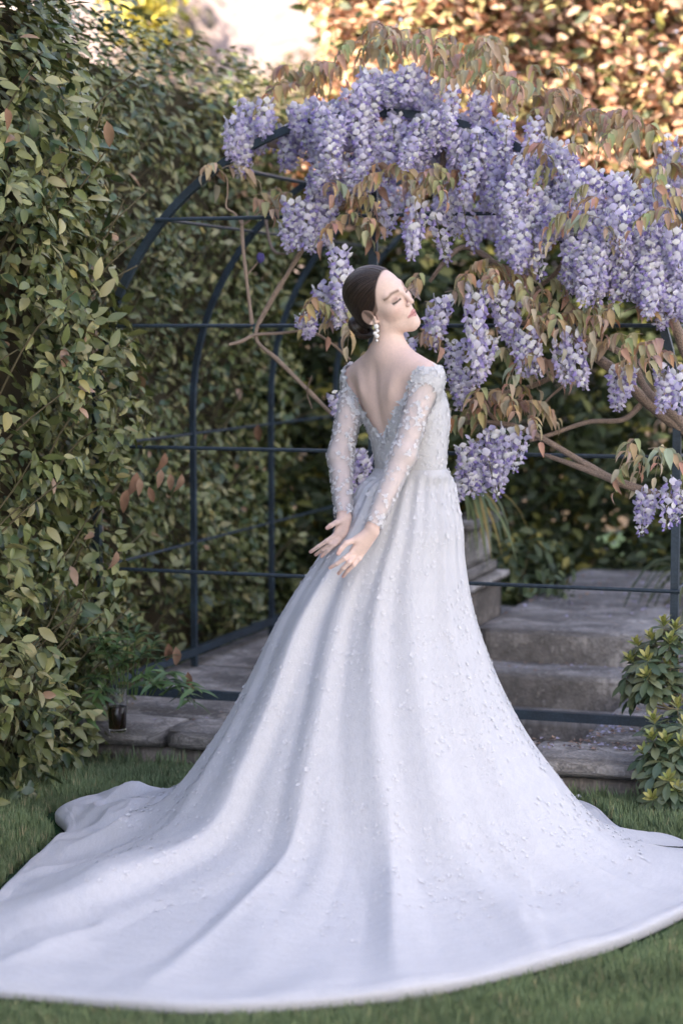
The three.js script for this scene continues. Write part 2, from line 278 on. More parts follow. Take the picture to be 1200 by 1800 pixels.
// the laurel hedge on the left: plan of its face (X, D)
{
  const plan = [[-2.3, 5.75], [-1.45, 6.05], [-1.08, 6.34], [-0.90, 6.82], [-0.76, 7.12], [-0.86, 7.5], [-0.97, 7.75], [-0.74, 8.4], [-0.46, 9.2], [-0.18, 10.0], [-0.3, 10.3]];
  const seg = []; let total = 0;
  for (let i = 0; i < plan.length - 1; i++) { const L = Math.hypot(plan[i + 1][0] - plan[i][0], plan[i + 1][1] - plan[i][1]); seg.push([total, L]); total += L; }
  const face = (s) => { let i = 0; while (i < seg.length - 1 && s > seg[i][0] + seg[i][1]) i++; const t = clamp((s - seg[i][0]) / seg[i][1], 0, 1), a = plan[i], b = plan[i + 1], n = V(b[1] - a[1], 0, b[0] - a[0]).normalize(); return { x: lerp(a[0], b[0], t), d: lerp(a[1], b[1], t), n }; };
  const hedge = thing('laurel_hedge', 'tall clipped laurel hedge of dull green pointed leaves filling the left side', 'hedge', V(0, 0, 0));
  // woody heart
  const inner = plan.map(([x, d]) => [x - 0.34, d + 0.12]);
  const r = rng(21);
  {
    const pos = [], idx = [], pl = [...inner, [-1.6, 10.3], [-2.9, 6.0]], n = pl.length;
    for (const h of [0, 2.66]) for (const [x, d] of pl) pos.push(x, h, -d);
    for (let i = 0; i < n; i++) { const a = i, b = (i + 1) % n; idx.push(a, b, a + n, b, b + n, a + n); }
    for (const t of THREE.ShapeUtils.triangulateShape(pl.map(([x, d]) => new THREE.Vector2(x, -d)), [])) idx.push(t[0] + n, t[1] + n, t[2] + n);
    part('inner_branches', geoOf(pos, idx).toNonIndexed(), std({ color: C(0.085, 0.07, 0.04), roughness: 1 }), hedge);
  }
  const stems = [];
  for (let i = 0; i < 150; i++) { const s = r() * total, f = face(s), h = r() * 2.4, p = V(f.x - f.n.x * 0.05, h, -f.d - f.n.z * -0.0), q = V(f.x - 0.3, h - 0.25 - r() * 0.3, -f.d - 0.05), e = p.clone().add(V(f.n.x * 0.1 + (r() - 0.5) * 0.1, 0.1 + (r() - 0.5) * 0.1, -f.n.z * 0.1 * -1)); stems.push(tube([q, p.clone().lerp(q, 0.5).add(V(0, 0.03, 0)), p, e], 0.006, 0.0025, 5, 8)); }
  part('twigs', mergeGeometries(stems), M.twig, hedge, 'stuff');
  part('trunk', tube([V(-0.98, 0, -8.0), V(-0.97, 0.9, -8.02), V(-0.99, 1.75, -8.0), V(-1.03, 2.2, -8.05)], 0.022, 0.014, 8), M.bark, hedge);
  const shapes = [leafGeo(0.078, 0.033, 0.25, 0.2, 5), leafGeo(0.07, 0.03, 0.4, 0.35, 5), leafGeo(0.085, 0.034, 0.15, 0.1, 5, 0.12)];
  const mat = std({ color: C(1, 1, 1), roughness: 0.36 });
  const kinds = [[0.44, 0.13, 0.155, 0.05], [0.25, 0.22, 0.23, 0.085], [0.19, 0.06, 0.095, 0.04], [0.09, 0.31, 0.29, 0.13], [0.025, 0.27, 0.23, 0.07], [0.015, 0.36, 0.23, 0.14]];
  const sets = shapes.map(() => ({ m: [], c: [] })), cand = [];
  for (let i = 0; i < 38000; i++) {
    const s = Math.pow(r(), 1.12) * total, f = face(s), h = r() * 2.86, deep = Math.pow(r(), 1.5) * 0.34;
    const bulge = 0.20 * (fbm(s * 2.2, h * 2.2, 4, 3) - 0.5) * 2 - (f.d < 7.6 ? 0.16 * smoothstep(h, 1.9, 2.9) - 0.04 * smoothstep(h, 0.5, 0.0) : 0.05) ;
    const hole = fbm(s * 5 + 9, h * 5, 8, 2); if (hole > 0.63 && deep < 0.2) continue;
    const o = bulge - deep, p = V();
    // outward normal of the face in world axes
    const out = V(f.n.x, 0, f.n.z); if (out.dot(V(1, 0, 0.6)) < 0) out.negate(); p.set(f.x, h, -f.d).addScaledVector(out, o); p.x += (r() - 0.5) * 0.05; p.z += (r() - 0.5) * 0.05;
    const topTilt = smoothstep(h, 2.3, 2.8), nrm = out.clone().multiplyScalar(0.8 - 0.6 * topTilt).add(V(0, 0.55 + topTilt, 0)).addScaledVector(randDir(r), 0.75).normalize();
    const side = out.clone().cross(V(0, 1, 0)), ax = side.multiplyScalar((r() - 0.5) * 2.6).addScaledVector(out, 0.35 + r() * 0.5).add(V(0, (r() - 0.62) * 1.5, 0)); ax.addScaledVector(nrm, -ax.dot(nrm) * 0.8).normalize();
    const sc = (0.5 + r() * 0.62) * (f.d > 7.6 ? 0.86 : 1), m = rotM(p, ax, nrm, sc), c = leafCol(r, kinds), k = Math.floor(r() * 3);
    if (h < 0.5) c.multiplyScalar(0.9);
    const pp = p.clone().sub(EYE), zz = -pp.z, px = pp.x / zz * F, ok = px > -590 && px < 300 && deep < 0.05 && zz < 7.4 && Math.abs(h - 1.5) < 1.35;
    if (ok && cand.length < 300 && r() < 0.22) cand.push([m, c, k]); else { sets[k].m.push(m); sets[k].c.push(c); }
  }
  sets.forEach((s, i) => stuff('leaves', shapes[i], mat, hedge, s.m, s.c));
  const pal = []; for (let i = 0; i < 24; i++) pal.push(std({ color: leafCol(r, kinds), roughness: 0.36 }));
  cand.forEach(([m, c, k], i) => { const o = part('leaf', shapes[k], pal[i % 24], hedge); o.applyMatrix4(m); });
  // dead brown leaves caught in the hedge
  const dead = leafGeo(0.085, 0.032, 0.6, 0.5, 5, 0.2), dm = [std({ color: C(0.25, 0.14, 0.085), roughness: 0.8 }), std({ color: C(0.32, 0.2, 0.13), roughness: 0.8 })];
  [[240, 830, 7.0], [245, 840, 6.95], [262, 855, 7.0], [283, 825, 7.0], [289, 795, 7.1], [300, 832, 7.1], [225, 860, 6.95], [204, 968, 6.7], [296, 1130, 7.2], [308, 1136, 7.2], [330, 1180, 7.2], [335, 1198, 7.2], [10, 190, 6.1], [188, 212, 6.5], [452, 745, 8.9], [318, 832, 7.1]].forEach(([x, y, d], i) => { const o = part('dead_leaf', dead, dm[i % 2], hedge); o.applyMatrix4(rotM(at(x, y, d), V((r() - 0.5) * 0.9, -0.9, (r() - 0.5) * 0.4), V(0.4, 0.3, 0.8).add(randDir(r).multiplyScalar(0.4)).normalize(), 0.75 + r() * 0.4)); });

  // narrow-leaved young shoots at the hedge foot
  const sh2 = thing('young_shrub', 'low bright green shoots with narrow leaves at the foot of the hedge', 'shrub', at(232, 1215, 7.0).setY(0.14));
  const nl = leafGeo(0.075, 0.017, 0.3, 0.4, 4), gm = [std({ color: C(0.07, 0.13, 0.045), roughness: 0.45 }), std({ color: C(0.10, 0.17, 0.05), roughness: 0.45 }), std({ color: C(0.05, 0.09, 0.035), roughness: 0.45 })];
  const tips = [[145, 1160], [175, 1120], [160, 1195], [205, 1130], [215, 1165], [240, 1110], [250, 1150], [275, 1120], [285, 1160], [300, 1185], [190, 1190], [255, 1190], [225, 1085], [310, 1205], [130, 1240], [170, 1225], [345, 1215], [150, 1265], [335, 1235], [195, 1150], [270, 1205]];
  const stem = [];
  for (const [x, y] of tips) {
    const tip = at(x, y, 6.85 + r() * 0.25), base = at(225 + (x - 225) * 0.5, 1222, 7.05); tip.sub(sh2.position); base.sub(sh2.position);
    const mid = tip.clone().lerp(base, 0.5).add(V(0, 0.04, 0)); stem.push(tube([base, mid, tip], 0.003, 0.0018, 5, 8));
    const dir = tip.clone().sub(mid).normalize();
    for (let k = 0; k < 9; k++) { const a = k * 2.4, p = tip.clone().lerp(mid, k * 0.09), side = V(Math.cos(a), 0.25 + (r() - 0.5) * 0.6, Math.sin(a)).addScaledVector(dir, 0.5).normalize(); const o = part('leaf', nl, gm[Math.floor(r() * 3)], sh2); o.applyMatrix4(rotM(p, side, V(0, 1, 0).addScaledVector(dir, 0.5).addScaledVector(side, -0.3).normalize(), 0.75 + r() * 0.5)); }
  }
  part('stems', mergeGeometries(stem), gm[1], sh2);
}

// photinia hedge behind the arbour, green below and in orange new leaf above
{
  const r = rng(33), hedge = thing('photinia_hedge', 'high photinia hedge behind the arbour, dark green below, orange new leaves in sunlight above', 'hedge', V(0, 0, 0));
  const lg = leafGeo(0.075, 0.034, 0.25, 0.25, 3), mg = [], cg = [], mo = [], co = [];
  const kinds = [[0.52, 0.04, 0.062, 0.018], [0.3, 0.065, 0.09, 0.022], [0.12, 0.16, 0.165, 0.03], [0.06, 0.40, 0.36, 0.08]], okinds = [[0.38, 0.54, 0.28, 0.16], [0.32, 0.58, 0.38, 0.28], [0.18, 0.38, 0.32, 0.14], [0.12, 0.43, 0.39, 0.16]];
  for (let i = 0; i < 105000; i++) {
    const x = -1.1 + r() * 4.6, h = 0.02 + (r() < 0.25 ? 0.55 + 0.45 * r() : r()) * 4.1, deep = r() * 0.9;
    if (h > 2.5 && x < -0.22 + 0.15 * noise(h * 6, 2, 2)) continue;
    const bul = 0.5 * (fbm(x * 1.8, h * 1.8, 3, 3) - 0.5); if (fbm(x * 4, h * 4, 5.5, 2) > (h > 2 ? 0.74 : 0.71)) continue;
    const D = 10.45 - bul + deep + 0.1 * x, p = V(x, h, -D), nrm = V(-0.2, 0.5, 0.7).addScaledVector(randDir(r), 0.9).normalize(), ax = randDir(r); ax.y = Math.abs(ax.y) * 0.6 - 0.3; ax.addScaledVector(nrm, -ax.dot(nrm)).normalize();
    const orange = r() < smoothstep(h + 0.5 * (fbm(x * 2.2, h * 2.2, 9, 2) - 0.5), 1.9, 2.6) * 0.92 * (deep < 0.5 ? 1 : 0.6), m = rotM(p, ax, nrm, (0.75 + r() * 0.6) * (orange ? 0.95 : 1.12));
    if (orange) { mo.push(m); co.push(leafCol(r, okinds)); } else { mg.push(m); cg.push(leafCol(r, kinds)); }
  }
  const lm = phys({ color: C(1, 1, 1), roughness: 0.62, transmission: 0.3, thickness: 0 });
  stuff('leaves', lg, lm, hedge, mg, cg); stuff('new_leaves', lg, lm, hedge, mo, co);
  const st = []; for (let i = 0; i < 14; i++) { const x = -0.6 + i * 0.28; st.push(tube([V(x, 0.25, -10.9), V(x + 0.05, 1.2, -10.95), V(x - 0.05, 2.4, -10.9)], 0.02, 0.008, 5)); } part('stems', mergeGeometries(st), M.twig, hedge);
}

// strap-leaved plants
function strapPlant(label, base, n, len, seed, cols) {
  const r = rng(seed), g = thing('strap_plant', label, 'plant', base), ms = cols.map((c) => std({ color: C(...c), roughness: 0.5 }));
  for (let i = 0; i < n; i++) {
    const a = r() * 6.283, L = len * (0.65 + r() * 0.5), up = 0.5 + r() * 0.7, pos = [], idx = [], N = 9, w = 0.011 + r() * 0.007, d = V(Math.cos(a), 0, Math.sin(a)), s = V(-Math.sin(a), 0, Math.cos(a));
    for (let k = 0; k <= N; k++) { const t = k / N, p = d.clone().multiplyScalar(L * t * 0.85).add(V(0, L * (up * t - (up + 0.45) * t * t * t * 0.95), 0)), ww = w * (t < 0.15 ? 0.5 + t * 3.3 : 1 - Math.pow((t - 0.15) / 0.85, 2)); for (const q of [-1, 0, 1]) { const v = p.clone().addScaledVector(s, ww * q).add(V(0, Math.abs(q) * ww * 0.4, 0)); pos.push(v.x, v.y, v.z); } }
    for (let k = 0; k < N; k++) for (let q = 0; q < 2; q++) { const b = k * 3 + q; idx.push(b, b + 1, b + 3, b + 1, b + 4, b + 3); }
    part('leaf', geoOf(pos, idx), ms[Math.floor(r() * ms.length)], g);
  }
  return g;
}
strapPlant('strap-leaved plant spilling out of the stone planter behind the skirt', T(0.96, 1.58, 0.74), 60, 0.42, 41, [[0.10, 0.13, 0.035], [0.07, 0.10, 0.03], [0.26, 0.19, 0.04]]);
strapPlant('pale strap-leaved plant leaning in beside the right post at the back', V(1.72, 0.3, -9.2), 46, 0.6, 42, [[0.13, 0.16, 0.07], [0.17, 0.19, 0.09], [0.08, 0.11, 0.05]]);

// the two pittosporum clumps at the right post
function pittosporum(label, base, tips, seed) {
  const r = rng(seed), g = thing('pittosporum_shrub', label, 'shrub', base, null), sp = leafGeo(0.064, 0.025, 0.3, 0.3, 5, 0, 0.85, 0.65), yl = leafGeo(0.040, 0.014, 0.35, 0.1, 4, 0, 0.75);
  const dark = [[0.06, 0.095, 0.05], [0.085, 0.12, 0.06], [0.12, 0.15, 0.075], [0.17, 0.19, 0.095]].map((c) => std({ color: C(...c), roughness: 0.38 })), young = [[0.29, 0.30, 0.075], [0.22, 0.26, 0.07], [0.35, 0.33, 0.10]].map((c) => std({ color: C(...c), roughness: 0.5 })), stems = [];
  for (const [x, y, d, y2] of tips) {
    const p = at(x, y, d).sub(base), root = V((r() - 0.5) * 0.06, Math.min(0.1, p.y * 0.3), (r() - 0.5) * 0.06), mid = p.clone().lerp(root, 0.5).add(V(0, -0.02, 0)), dir = p.clone().sub(mid).add(V(0, 0.05, 0.03)).normalize();
    stems.push(tube([root, mid, p], 0.004, 0.0025, 5, 8));
    const a0 = r() * 6.28;
    for (let ring = 0; ring < 3; ring++) for (let k = 0; k < 5; k++) {
      const a = a0 + k * 1.2566 + ring * 0.5, u = dir.clone().cross(V(0.3, 0.2, 1)).normalize(), w = dir.clone().cross(u), side = u.multiplyScalar(Math.cos(a)).addScaledVector(w, Math.sin(a)), ax = side.clone().addScaledVector(dir, 0.15 + ring * 0.12 - 0.2 * r()).normalize();
      const o = part('leaf', sp, dark[Math.floor(r() * 3.99)], g); o.applyMatrix4(rotM(p.clone().addScaledVector(dir, -0.018 * ring), ax, dir.clone().addScaledVector(randDir(r), 0.25).normalize(), 0.7 + r() * 0.45 + ring * 0.1));
    }
    if (y2) for (let k = 0; k < 9; k++) { const a = k * 2.4, u = dir.clone().cross(V(0.3, 0.2, 1)).normalize(), w = dir.clone().cross(u), side = u.multiplyScalar(Math.cos(a)).addScaledVector(w, Math.sin(a)), o = part('young_leaf', yl, young[Math.floor(r() * 2.99)], g); o.applyMatrix4(rotM(p.clone().addScaledVector(dir, 0.004 + 0.002 * k), side.addScaledVector(dir, 0.9 + 0.12 * k).normalize(), dir.clone().addScaledVector(side, -0.5).normalize(), 0.8 + r() * 0.4)); }
  }
  part('stems', mergeGeometries(stems), std({ color: C(0.2, 0.17, 0.09), roughness: 0.8 }), g);
}
pittosporum('upper pittosporum clump with yellow-green tips overhanging the coping, left of the right post', at(1188, 1262, 6.7), [[1165, 1105, 6.72, 1], [1185, 1112, 6.7, 1], [1145, 1130, 6.7, 1], [1122, 1140, 6.72, 1], [1176, 1135, 6.66, 1], [1138, 1165, 6.62, 1], [1112, 1168, 6.7, 1], [1160, 1170, 6.66, 0], [1100, 1195, 6.7, 0], [1138, 1195, 6.6, 1], [1175, 1180, 6.68, 1], [1120, 1205, 6.68, 0], [1150, 1215, 6.62, 0], [1178, 1205, 6.66, 0], [1190, 1150, 6.8, 1], [1130, 1180, 6.75, 0], [1150, 1150, 6.78, 0], [1195, 1190, 6.72, 0], [1110, 1220, 6.72, 0]], 51);
pittosporum('lower pittosporum clump growing from the lawn over the right end of the coping', at(1195, 1425, 6.42).setY(0), [[1150, 1275, 6.45, 1], [1190, 1250, 6.5, 1], [1175, 1275, 6.45, 0], [1200, 1280, 6.4, 1], [1148, 1305, 6.4, 1], [1170, 1310, 6.38, 1], [1136, 1330, 6.4, 1], [1195, 1315, 6.36, 1], [1160, 1340, 6.35, 0], [1185, 1345, 6.33, 0], [1150, 1365, 6.34, 0], [1175, 1375, 6.3, 1], [1205, 1370, 6.3, 0], [1140, 1350, 6.4, 0], [1160, 1395, 6.32, 0], [1190, 1395, 6.3, 1], [1205, 1400, 6.34, 0], [1148, 1408, 6.3, 1], [1176, 1330, 6.45, 0], [1208, 1335, 6.4, 1], [1180, 1410, 6.34, 0]], 52);

// small weed and fallen blossom by the kerb
{
  const r = rng(61), w = thing('dark_weed', 'small dark green weed in the grass under the right coping', 'plant', at(1105, 1428, 6.42).setY(0)), lg = leafGeo(0.05, 0.035, 0.2, 0.3, 4, 0, 0.6), m = std({ color: C(0.025, 0.055, 0.03), roughness: 0.4 });
  for (let k = 0; k < 7; k++) { const a = k * 0.9; part('leaf', lg, m, w).applyMatrix4(rotM(V(0, 0.012, 0), V(Math.cos(a), 0.35, Math.sin(a)), V(0, 1, 0.2), 0.8 + r() * 0.4)); }
  const pg = leafGeo(0.018, 0.013, 0.3, 0.3, 3, 0.2), mats = [], cols = [];
  const kinds = [[0.5, 0.36, 0.33, 0.42], [0.2, 0.2, 0.13, 0.1], [0.3, 0.3, 0.2, 0.14]];
  const put = (p, s) => { mats.push(rotM(p, randDir(r).setY(0.1), V(0, 1, 0).addScaledVector(randDir(r), 0.4).normalize(), s)); cols.push(leafCol(r, kinds)); };
  for (let i = 0; i < 900; i++) { const u = 1.87 + r() * 0.45, v = -0.09 + Math.pow(r(), 1.6) * 2.2; if (fbm(u * 6, v * 6, 1, 2) < 0.42) continue; put(T(u, v, 0.147), 0.6 + r() * 1.0); }
  for (let i = 0; i < 260; i++) { const u = 1.3 + r() * 1.1, v = -0.26 + r() * 0.16; put(T(u, v, 0.15), 0.5 + r() * 0.9); }
  for (let i = 0; i < 160; i++) put(T(1.12 + r() * 0.75, 1.75 + r() * 1.7, 0.306), 0.6 + r());
  for (let i = 0; i < 40; i++) put(T(1.12 + r() * 0.72, 1.13 + r() * 0.22, 0.168), 0.6 + r() * 0.6);
  for (let i = 0; i < 14; i++) put(T(0.1 + r() * 0.7, -0.3 + r() * 0.6, 0.15), 0.6 + r() * 0.5);
  const f = stuff('fallen_petals', pg, std({ roughness: 0.8 }), scene, mats, cols); f.userData.label = 'fallen wisteria petals and dry bits on the stones';
  const wp = leafGeo(0.03, 0.022, 0.3, 0.3, 3, 0.2), wm = std({ color: C(0.7, 0.68, 0.72), roughness: 0.7 });
  [[1075, 1440, 6.32], [1180, 1452, 6.2], [1010, 1412, 6.5]].forEach(([x, y, d], i) => { const g = at(x, y, d).setY(0.025), o = part(numbered('fallen_petal'), wp, wm, scene); o.applyMatrix4(rotM(g, V(1, 0.1, i - 1), V(0, 1, 0.4).normalize(), 1)); tag(o, ['white petal lying in the grass beside the dark weed', 'white petal in the grass at the right edge of the photo', 'white petal in the grass close to the train edge'][i], 'petal'); });
}

// the drinking glass on the left coping
{
  const p = at(207, 1286, 6.98); p.y = 0.144; const g = thing('drinking_glass', 'tall tumbler half full of dark drink standing on the coping by the hedge', 'glass', p);
  const H = 0.16, prof = [[0.0, 0.0], [0.028, 0.0], [0.030, 0.004], [0.036, H], [0.0342, H], [0.0282, 0.012], [0.0, 0.012]].map(([x, y]) => new THREE.Vector2(x, y));
  part('tumbler', new THREE.LatheGeometry(prof, 40), phys({ color: C(0.97, 0.98, 0.98), roughness: 0.02, transmission: 1, thickness: 0.002, ior: 1.5 }), g);
  part('drink', new THREE.LatheGeometry([[0, 0.013], [0.0279, 0.013], [0.0312, 0.088], [0, 0.088]].map(([x, y]) => new THREE.Vector2(x, y)), 40), phys({ color: C(0.03, 0.012, 0.006), roughness: 0.03 }), g);
}

// ---------- what lies beyond: sunlit bank, pale wall, trees; and the trees out of frame on the left that shade the garden ----------
function tree(name, label, cat, base, h, crown, n, leaf, kinds, seed, mat, group) {
  const r = rng(seed), g = thing(name, label, cat, base, group), lg = leafGeo(leaf, leaf * 0.5, 0.25, 0.25, 3), m = [], c = [];
  part('trunk', tube([V(0, 0, 0), V(0.05, h * 0.3, 0), V(-0.03, h * 0.7, 0.03)], h * 0.022, h * 0.008, 8), M.bark, g);
  for (let k = 0; k < 7; k++) { const a = k * 0.9, y = h * (0.25 + 0.07 * k); part('limb', tube([V(0.03, y, 0), V(Math.cos(a) * crown[0] * 0.4, y + h * 0.08, Math.sin(a) * crown[2] * 0.4), V(Math.cos(a) * crown[0] * 0.75, y + h * 0.2, Math.sin(a) * crown[2] * 0.75)], h * 0.008, h * 0.003, 6), M.bark, g); }
  for (let i = 0; i < n; i++) {
    let d = randDir(r), rad = Math.pow(r(), 0.45); const clump = 0.75 + 0.5 * (fbm(d.x * 2.5 + seed, d.y * 2.5, d.z * 2.5, 2) - 0.3); const p = V(d.x * crown[0], d.y * crown[1], d.z * crown[2]).multiplyScalar(rad * clump).add(V(0, h - crown[1] * 0.95, 0)); if (p.y < 0.02) p.y = 0.02 + r() * 0.3;
    const nrm = d.clone().add(V(0, 0.5, 0)).addScaledVector(randDir(r), 0.8).normalize(), ax = randDir(r); ax.addScaledVector(nrm, -ax.dot(nrm)).normalize(); m.push(rotM(p, ax, nrm, 0.7 + r() * 0.6)); c.push(leafCol(r, kinds));
  }
  stuff('crown', lg, mat, g, m, c); return g;
}
{
  const green = [[0.5, 0.05, 0.08, 0.03], [0.3, 0.08, 0.11, 0.04], [0.2, 0.11, 0.13, 0.05]], lm = std({ roughness: 0.6 }), tm = phys({ roughness: 0.65, transmission: 0.3, thickness: 0 });
  // shade trees, left of the frame
  const names = ['nearest the camera', 'second from the camera', 'middle one of the row', 'fourth from the camera', 'slimmest, last of the row'].map((x) => 'tall evergreen in the row at the left outside the frame, ' + x);
  [[-5.3, 2.2], [-5.2, 0.4], [-5.2, -1.4], [-5.1, -3.0], [-5.0, -4.5]].forEach(([x, z], i) => { const k = i === 5 ? 0.58 : i === 4 ? 0.68 : 1, t = tree('evergreen_tree', names[i], 'tree', V(x, 0, z), 11, [1.7 * k, 5.8, 1.9 * k], 9000 * k, 0.2, green, 70 + i, lm); part('inner_branches', new THREE.IcosahedronGeometry(1, 3).scale(1.35 * k, 5.2, 1.6 * k).translate(0, 5.5, 0), std({ color: C(0.02, 0.03, 0.015), roughness: 1 }), t); });
  tree('garden_tree', 'small leafy tree behind the laurel hedge, outside the frame', 'tree', V(-2.7, 0, -7.4), 5.7, [0.9, 2.3, 1.25], 3600, 0.11, green, 81, lm);
  // bank and pale wall far behind
  const pos = [], idx = [], uv = [], N = 40;
  for (let j = 0; j <= N; j++) for (let i = 0; i <= N; i++) { const x = -26 + 60 * i / N, D = 15.5 + 45 * j / N, h = clamp((D - 16) * 0.16, 0, 6) + 0.6 * (fbm(x * 0.2, D * 0.2, 1) - 0.5) * smoothstep(D, 16, 20) + 0.004; pos.push(x, h, -D); uv.push(x, D); }
  for (let j = 0; j < N; j++) for (let i = 0; i < N; i++) { const a = j * (N + 1) + i; idx.push(a, a + 1, a + N + 1, a + 1, a + N + 2, a + N + 1); }
  const bank = struct('hillside', geoOf(pos, idx, uv), std({ color: C(0.4, 0.33, 0.22), map: soilMap, roughness: 1 })); bank.userData.label = 'dry sunlit bank rising behind the garden';
  const w = thing('house', 'pale pink rendered house wall far behind at the top left, out of focus', 'house', V(-2.0, 1.0, -25));
  part('wall', slab(5.0, 5.6, 0.4, 0.03, 0.02, 5).translate(0, 2.8, -2), std({ color: C(0.36, 0.285, 0.275), roughness: 0.95 }), w);
  part('roof', slab(5.6, 0.25, 3.0, 0.05, 0.03, 6).rotateX(0.35).translate(0, 6.2, -3), std({ color: C(0.42, 0.2, 0.13), roughness: 0.9 }), w);
  for (const x of [-1.95]) { const f = part('window', slab(0.85, 1.3, 0.06, 0.01, 0.003, 7).translate(x, 4.1, -1.8), std({ color: C(0.75, 0.7, 0.66), roughness: 0.6 }), w); part('pane', new THREE.BoxGeometry(0.66, 1.1, 0.03).translate(x, 4.1, -1.765), std({ color: C(0.04, 0.045, 0.05), roughness: 0.1 }), f); }
  // the villa on the right, out of frame: its sunlit plaster lights the gown
  const v = thing('villa', 'cream plastered villa with shuttered windows at the right, outside the frame', 'house', V(4.7, 0, 2.8));
  part('wall', slab(0.4, 7, 11.5, 0.03, 0.01, 8).translate(0.2, 3.5, 0), std({ color: C(0.80, 0.78, 0.77), roughness: 0.95 }), v);
  part('roof', slab(1.6, 0.2, 12.3, 0.04, 0.02, 9).rotateZ(0.3).translate(0.4, 7.25, 0), std({ color: C(0.42, 0.2, 0.13), roughness: 0.9 }), v);
  for (const y of [1.5, 4.6]) for (const z of [-3.8, 0, 3.8]) { const f = part('window', slab(0.08, 1.5, 1.05, 0.01, 0.003, 10).translate(-0.03, y, z), std({ color: C(0.75, 0.72, 0.68), roughness: 0.9 }), v); for (const d of [-1, 1]) part('shutter', slab(0.05, 1.36, 0.45, 0.01, 0.003, 11).translate(-0.085, y, z + d * 0.23), std({ color: C(0.12, 0.2, 0.15), roughness: 0.9 }), f); }
  const yellow = [[0.5, 0.55, 0.45, 0.06], [0.5, 0.4, 0.38, 0.08]], olive = [[0.5, 0.16, 0.17, 0.07], [0.5, 0.28, 0.24, 0.12]], brown = [[0.6, 0.3, 0.21, 0.12], [0.4, 0.18, 0.17, 0.07]];
  tree('yellow_bush', 'yellow blossoming bush behind the laurel hedge, blurred at the top left', 'bush', V(-1.27, 0, -13.2), 3.9, [0.36, 0.32, 0.4], 420, 0.08, yellow, 82, tm);
  tree('olive_tree', 'olive green tree far behind, blurred between hedge and orange leaves', 'tree', V(-0.95, 0.5, -18.5), 3.5, [0.9, 1.05, 0.8], 2600, 0.1, olive, 83, tm);
  tree('brown_bush', 'brownish bush far behind, blurred at the top between the pale wall and the orange leaves', 'bush', V(-0.35, 0.9, -20.5), 3.7, [0.7, 1.2, 0.8], 2200, 0.1, brown, 84, tm);
  tree('dark_tree', 'dark tree far behind at the very top left of the pale wall', 'tree', V(-2.3, 1.4, -27), 5.2, [1.0, 1.6, 1.0], 1800, 0.14, [[0.6, 0.09, 0.09, 0.05], [0.4, 0.2, 0.16, 0.1]], 85, tm);
  // low planting that closes the back of the landing
  const lowK = [[0.6, 0.045, 0.07, 0.025], [0.3, 0.08, 0.1, 0.03], [0.1, 0.2, 0.17, 0.03]], lg = leafGeo(0.07, 0.03, 0.25, 0.25, 3), g = thing('low_shrub', 'low dark shrub beside the landing, just right of the stone planter', 'shrub', V(0.84, 0.3, -9.55)), r = rng(90), m = [], c = [];
  for (let i = 0; i < 420; i++) { const d = randDir(r), p = V(d.x * 0.3, Math.abs(d.y) * 0.34, d.z * 0.3).multiplyScalar(Math.pow(r(), 0.4)), n = d.clone().setY(Math.abs(d.y)).addScaledVector(randDir(r), 0.7).normalize(), ax = randDir(r); ax.addScaledVector(n, -ax.dot(n)).normalize(); m.push(rotM(p, ax, n, 0.7 + r() * 0.6)); c.push(leafCol(r, lowK)); }
  stuff('foliage', lg, lm, g, m, c); part('stems', tube([V(0, -0.15, 0), V(0.02, 0.05, 0), V(0.05, 0.2, 0.02)], 0.012, 0.005, 6), M.twig, g);
}
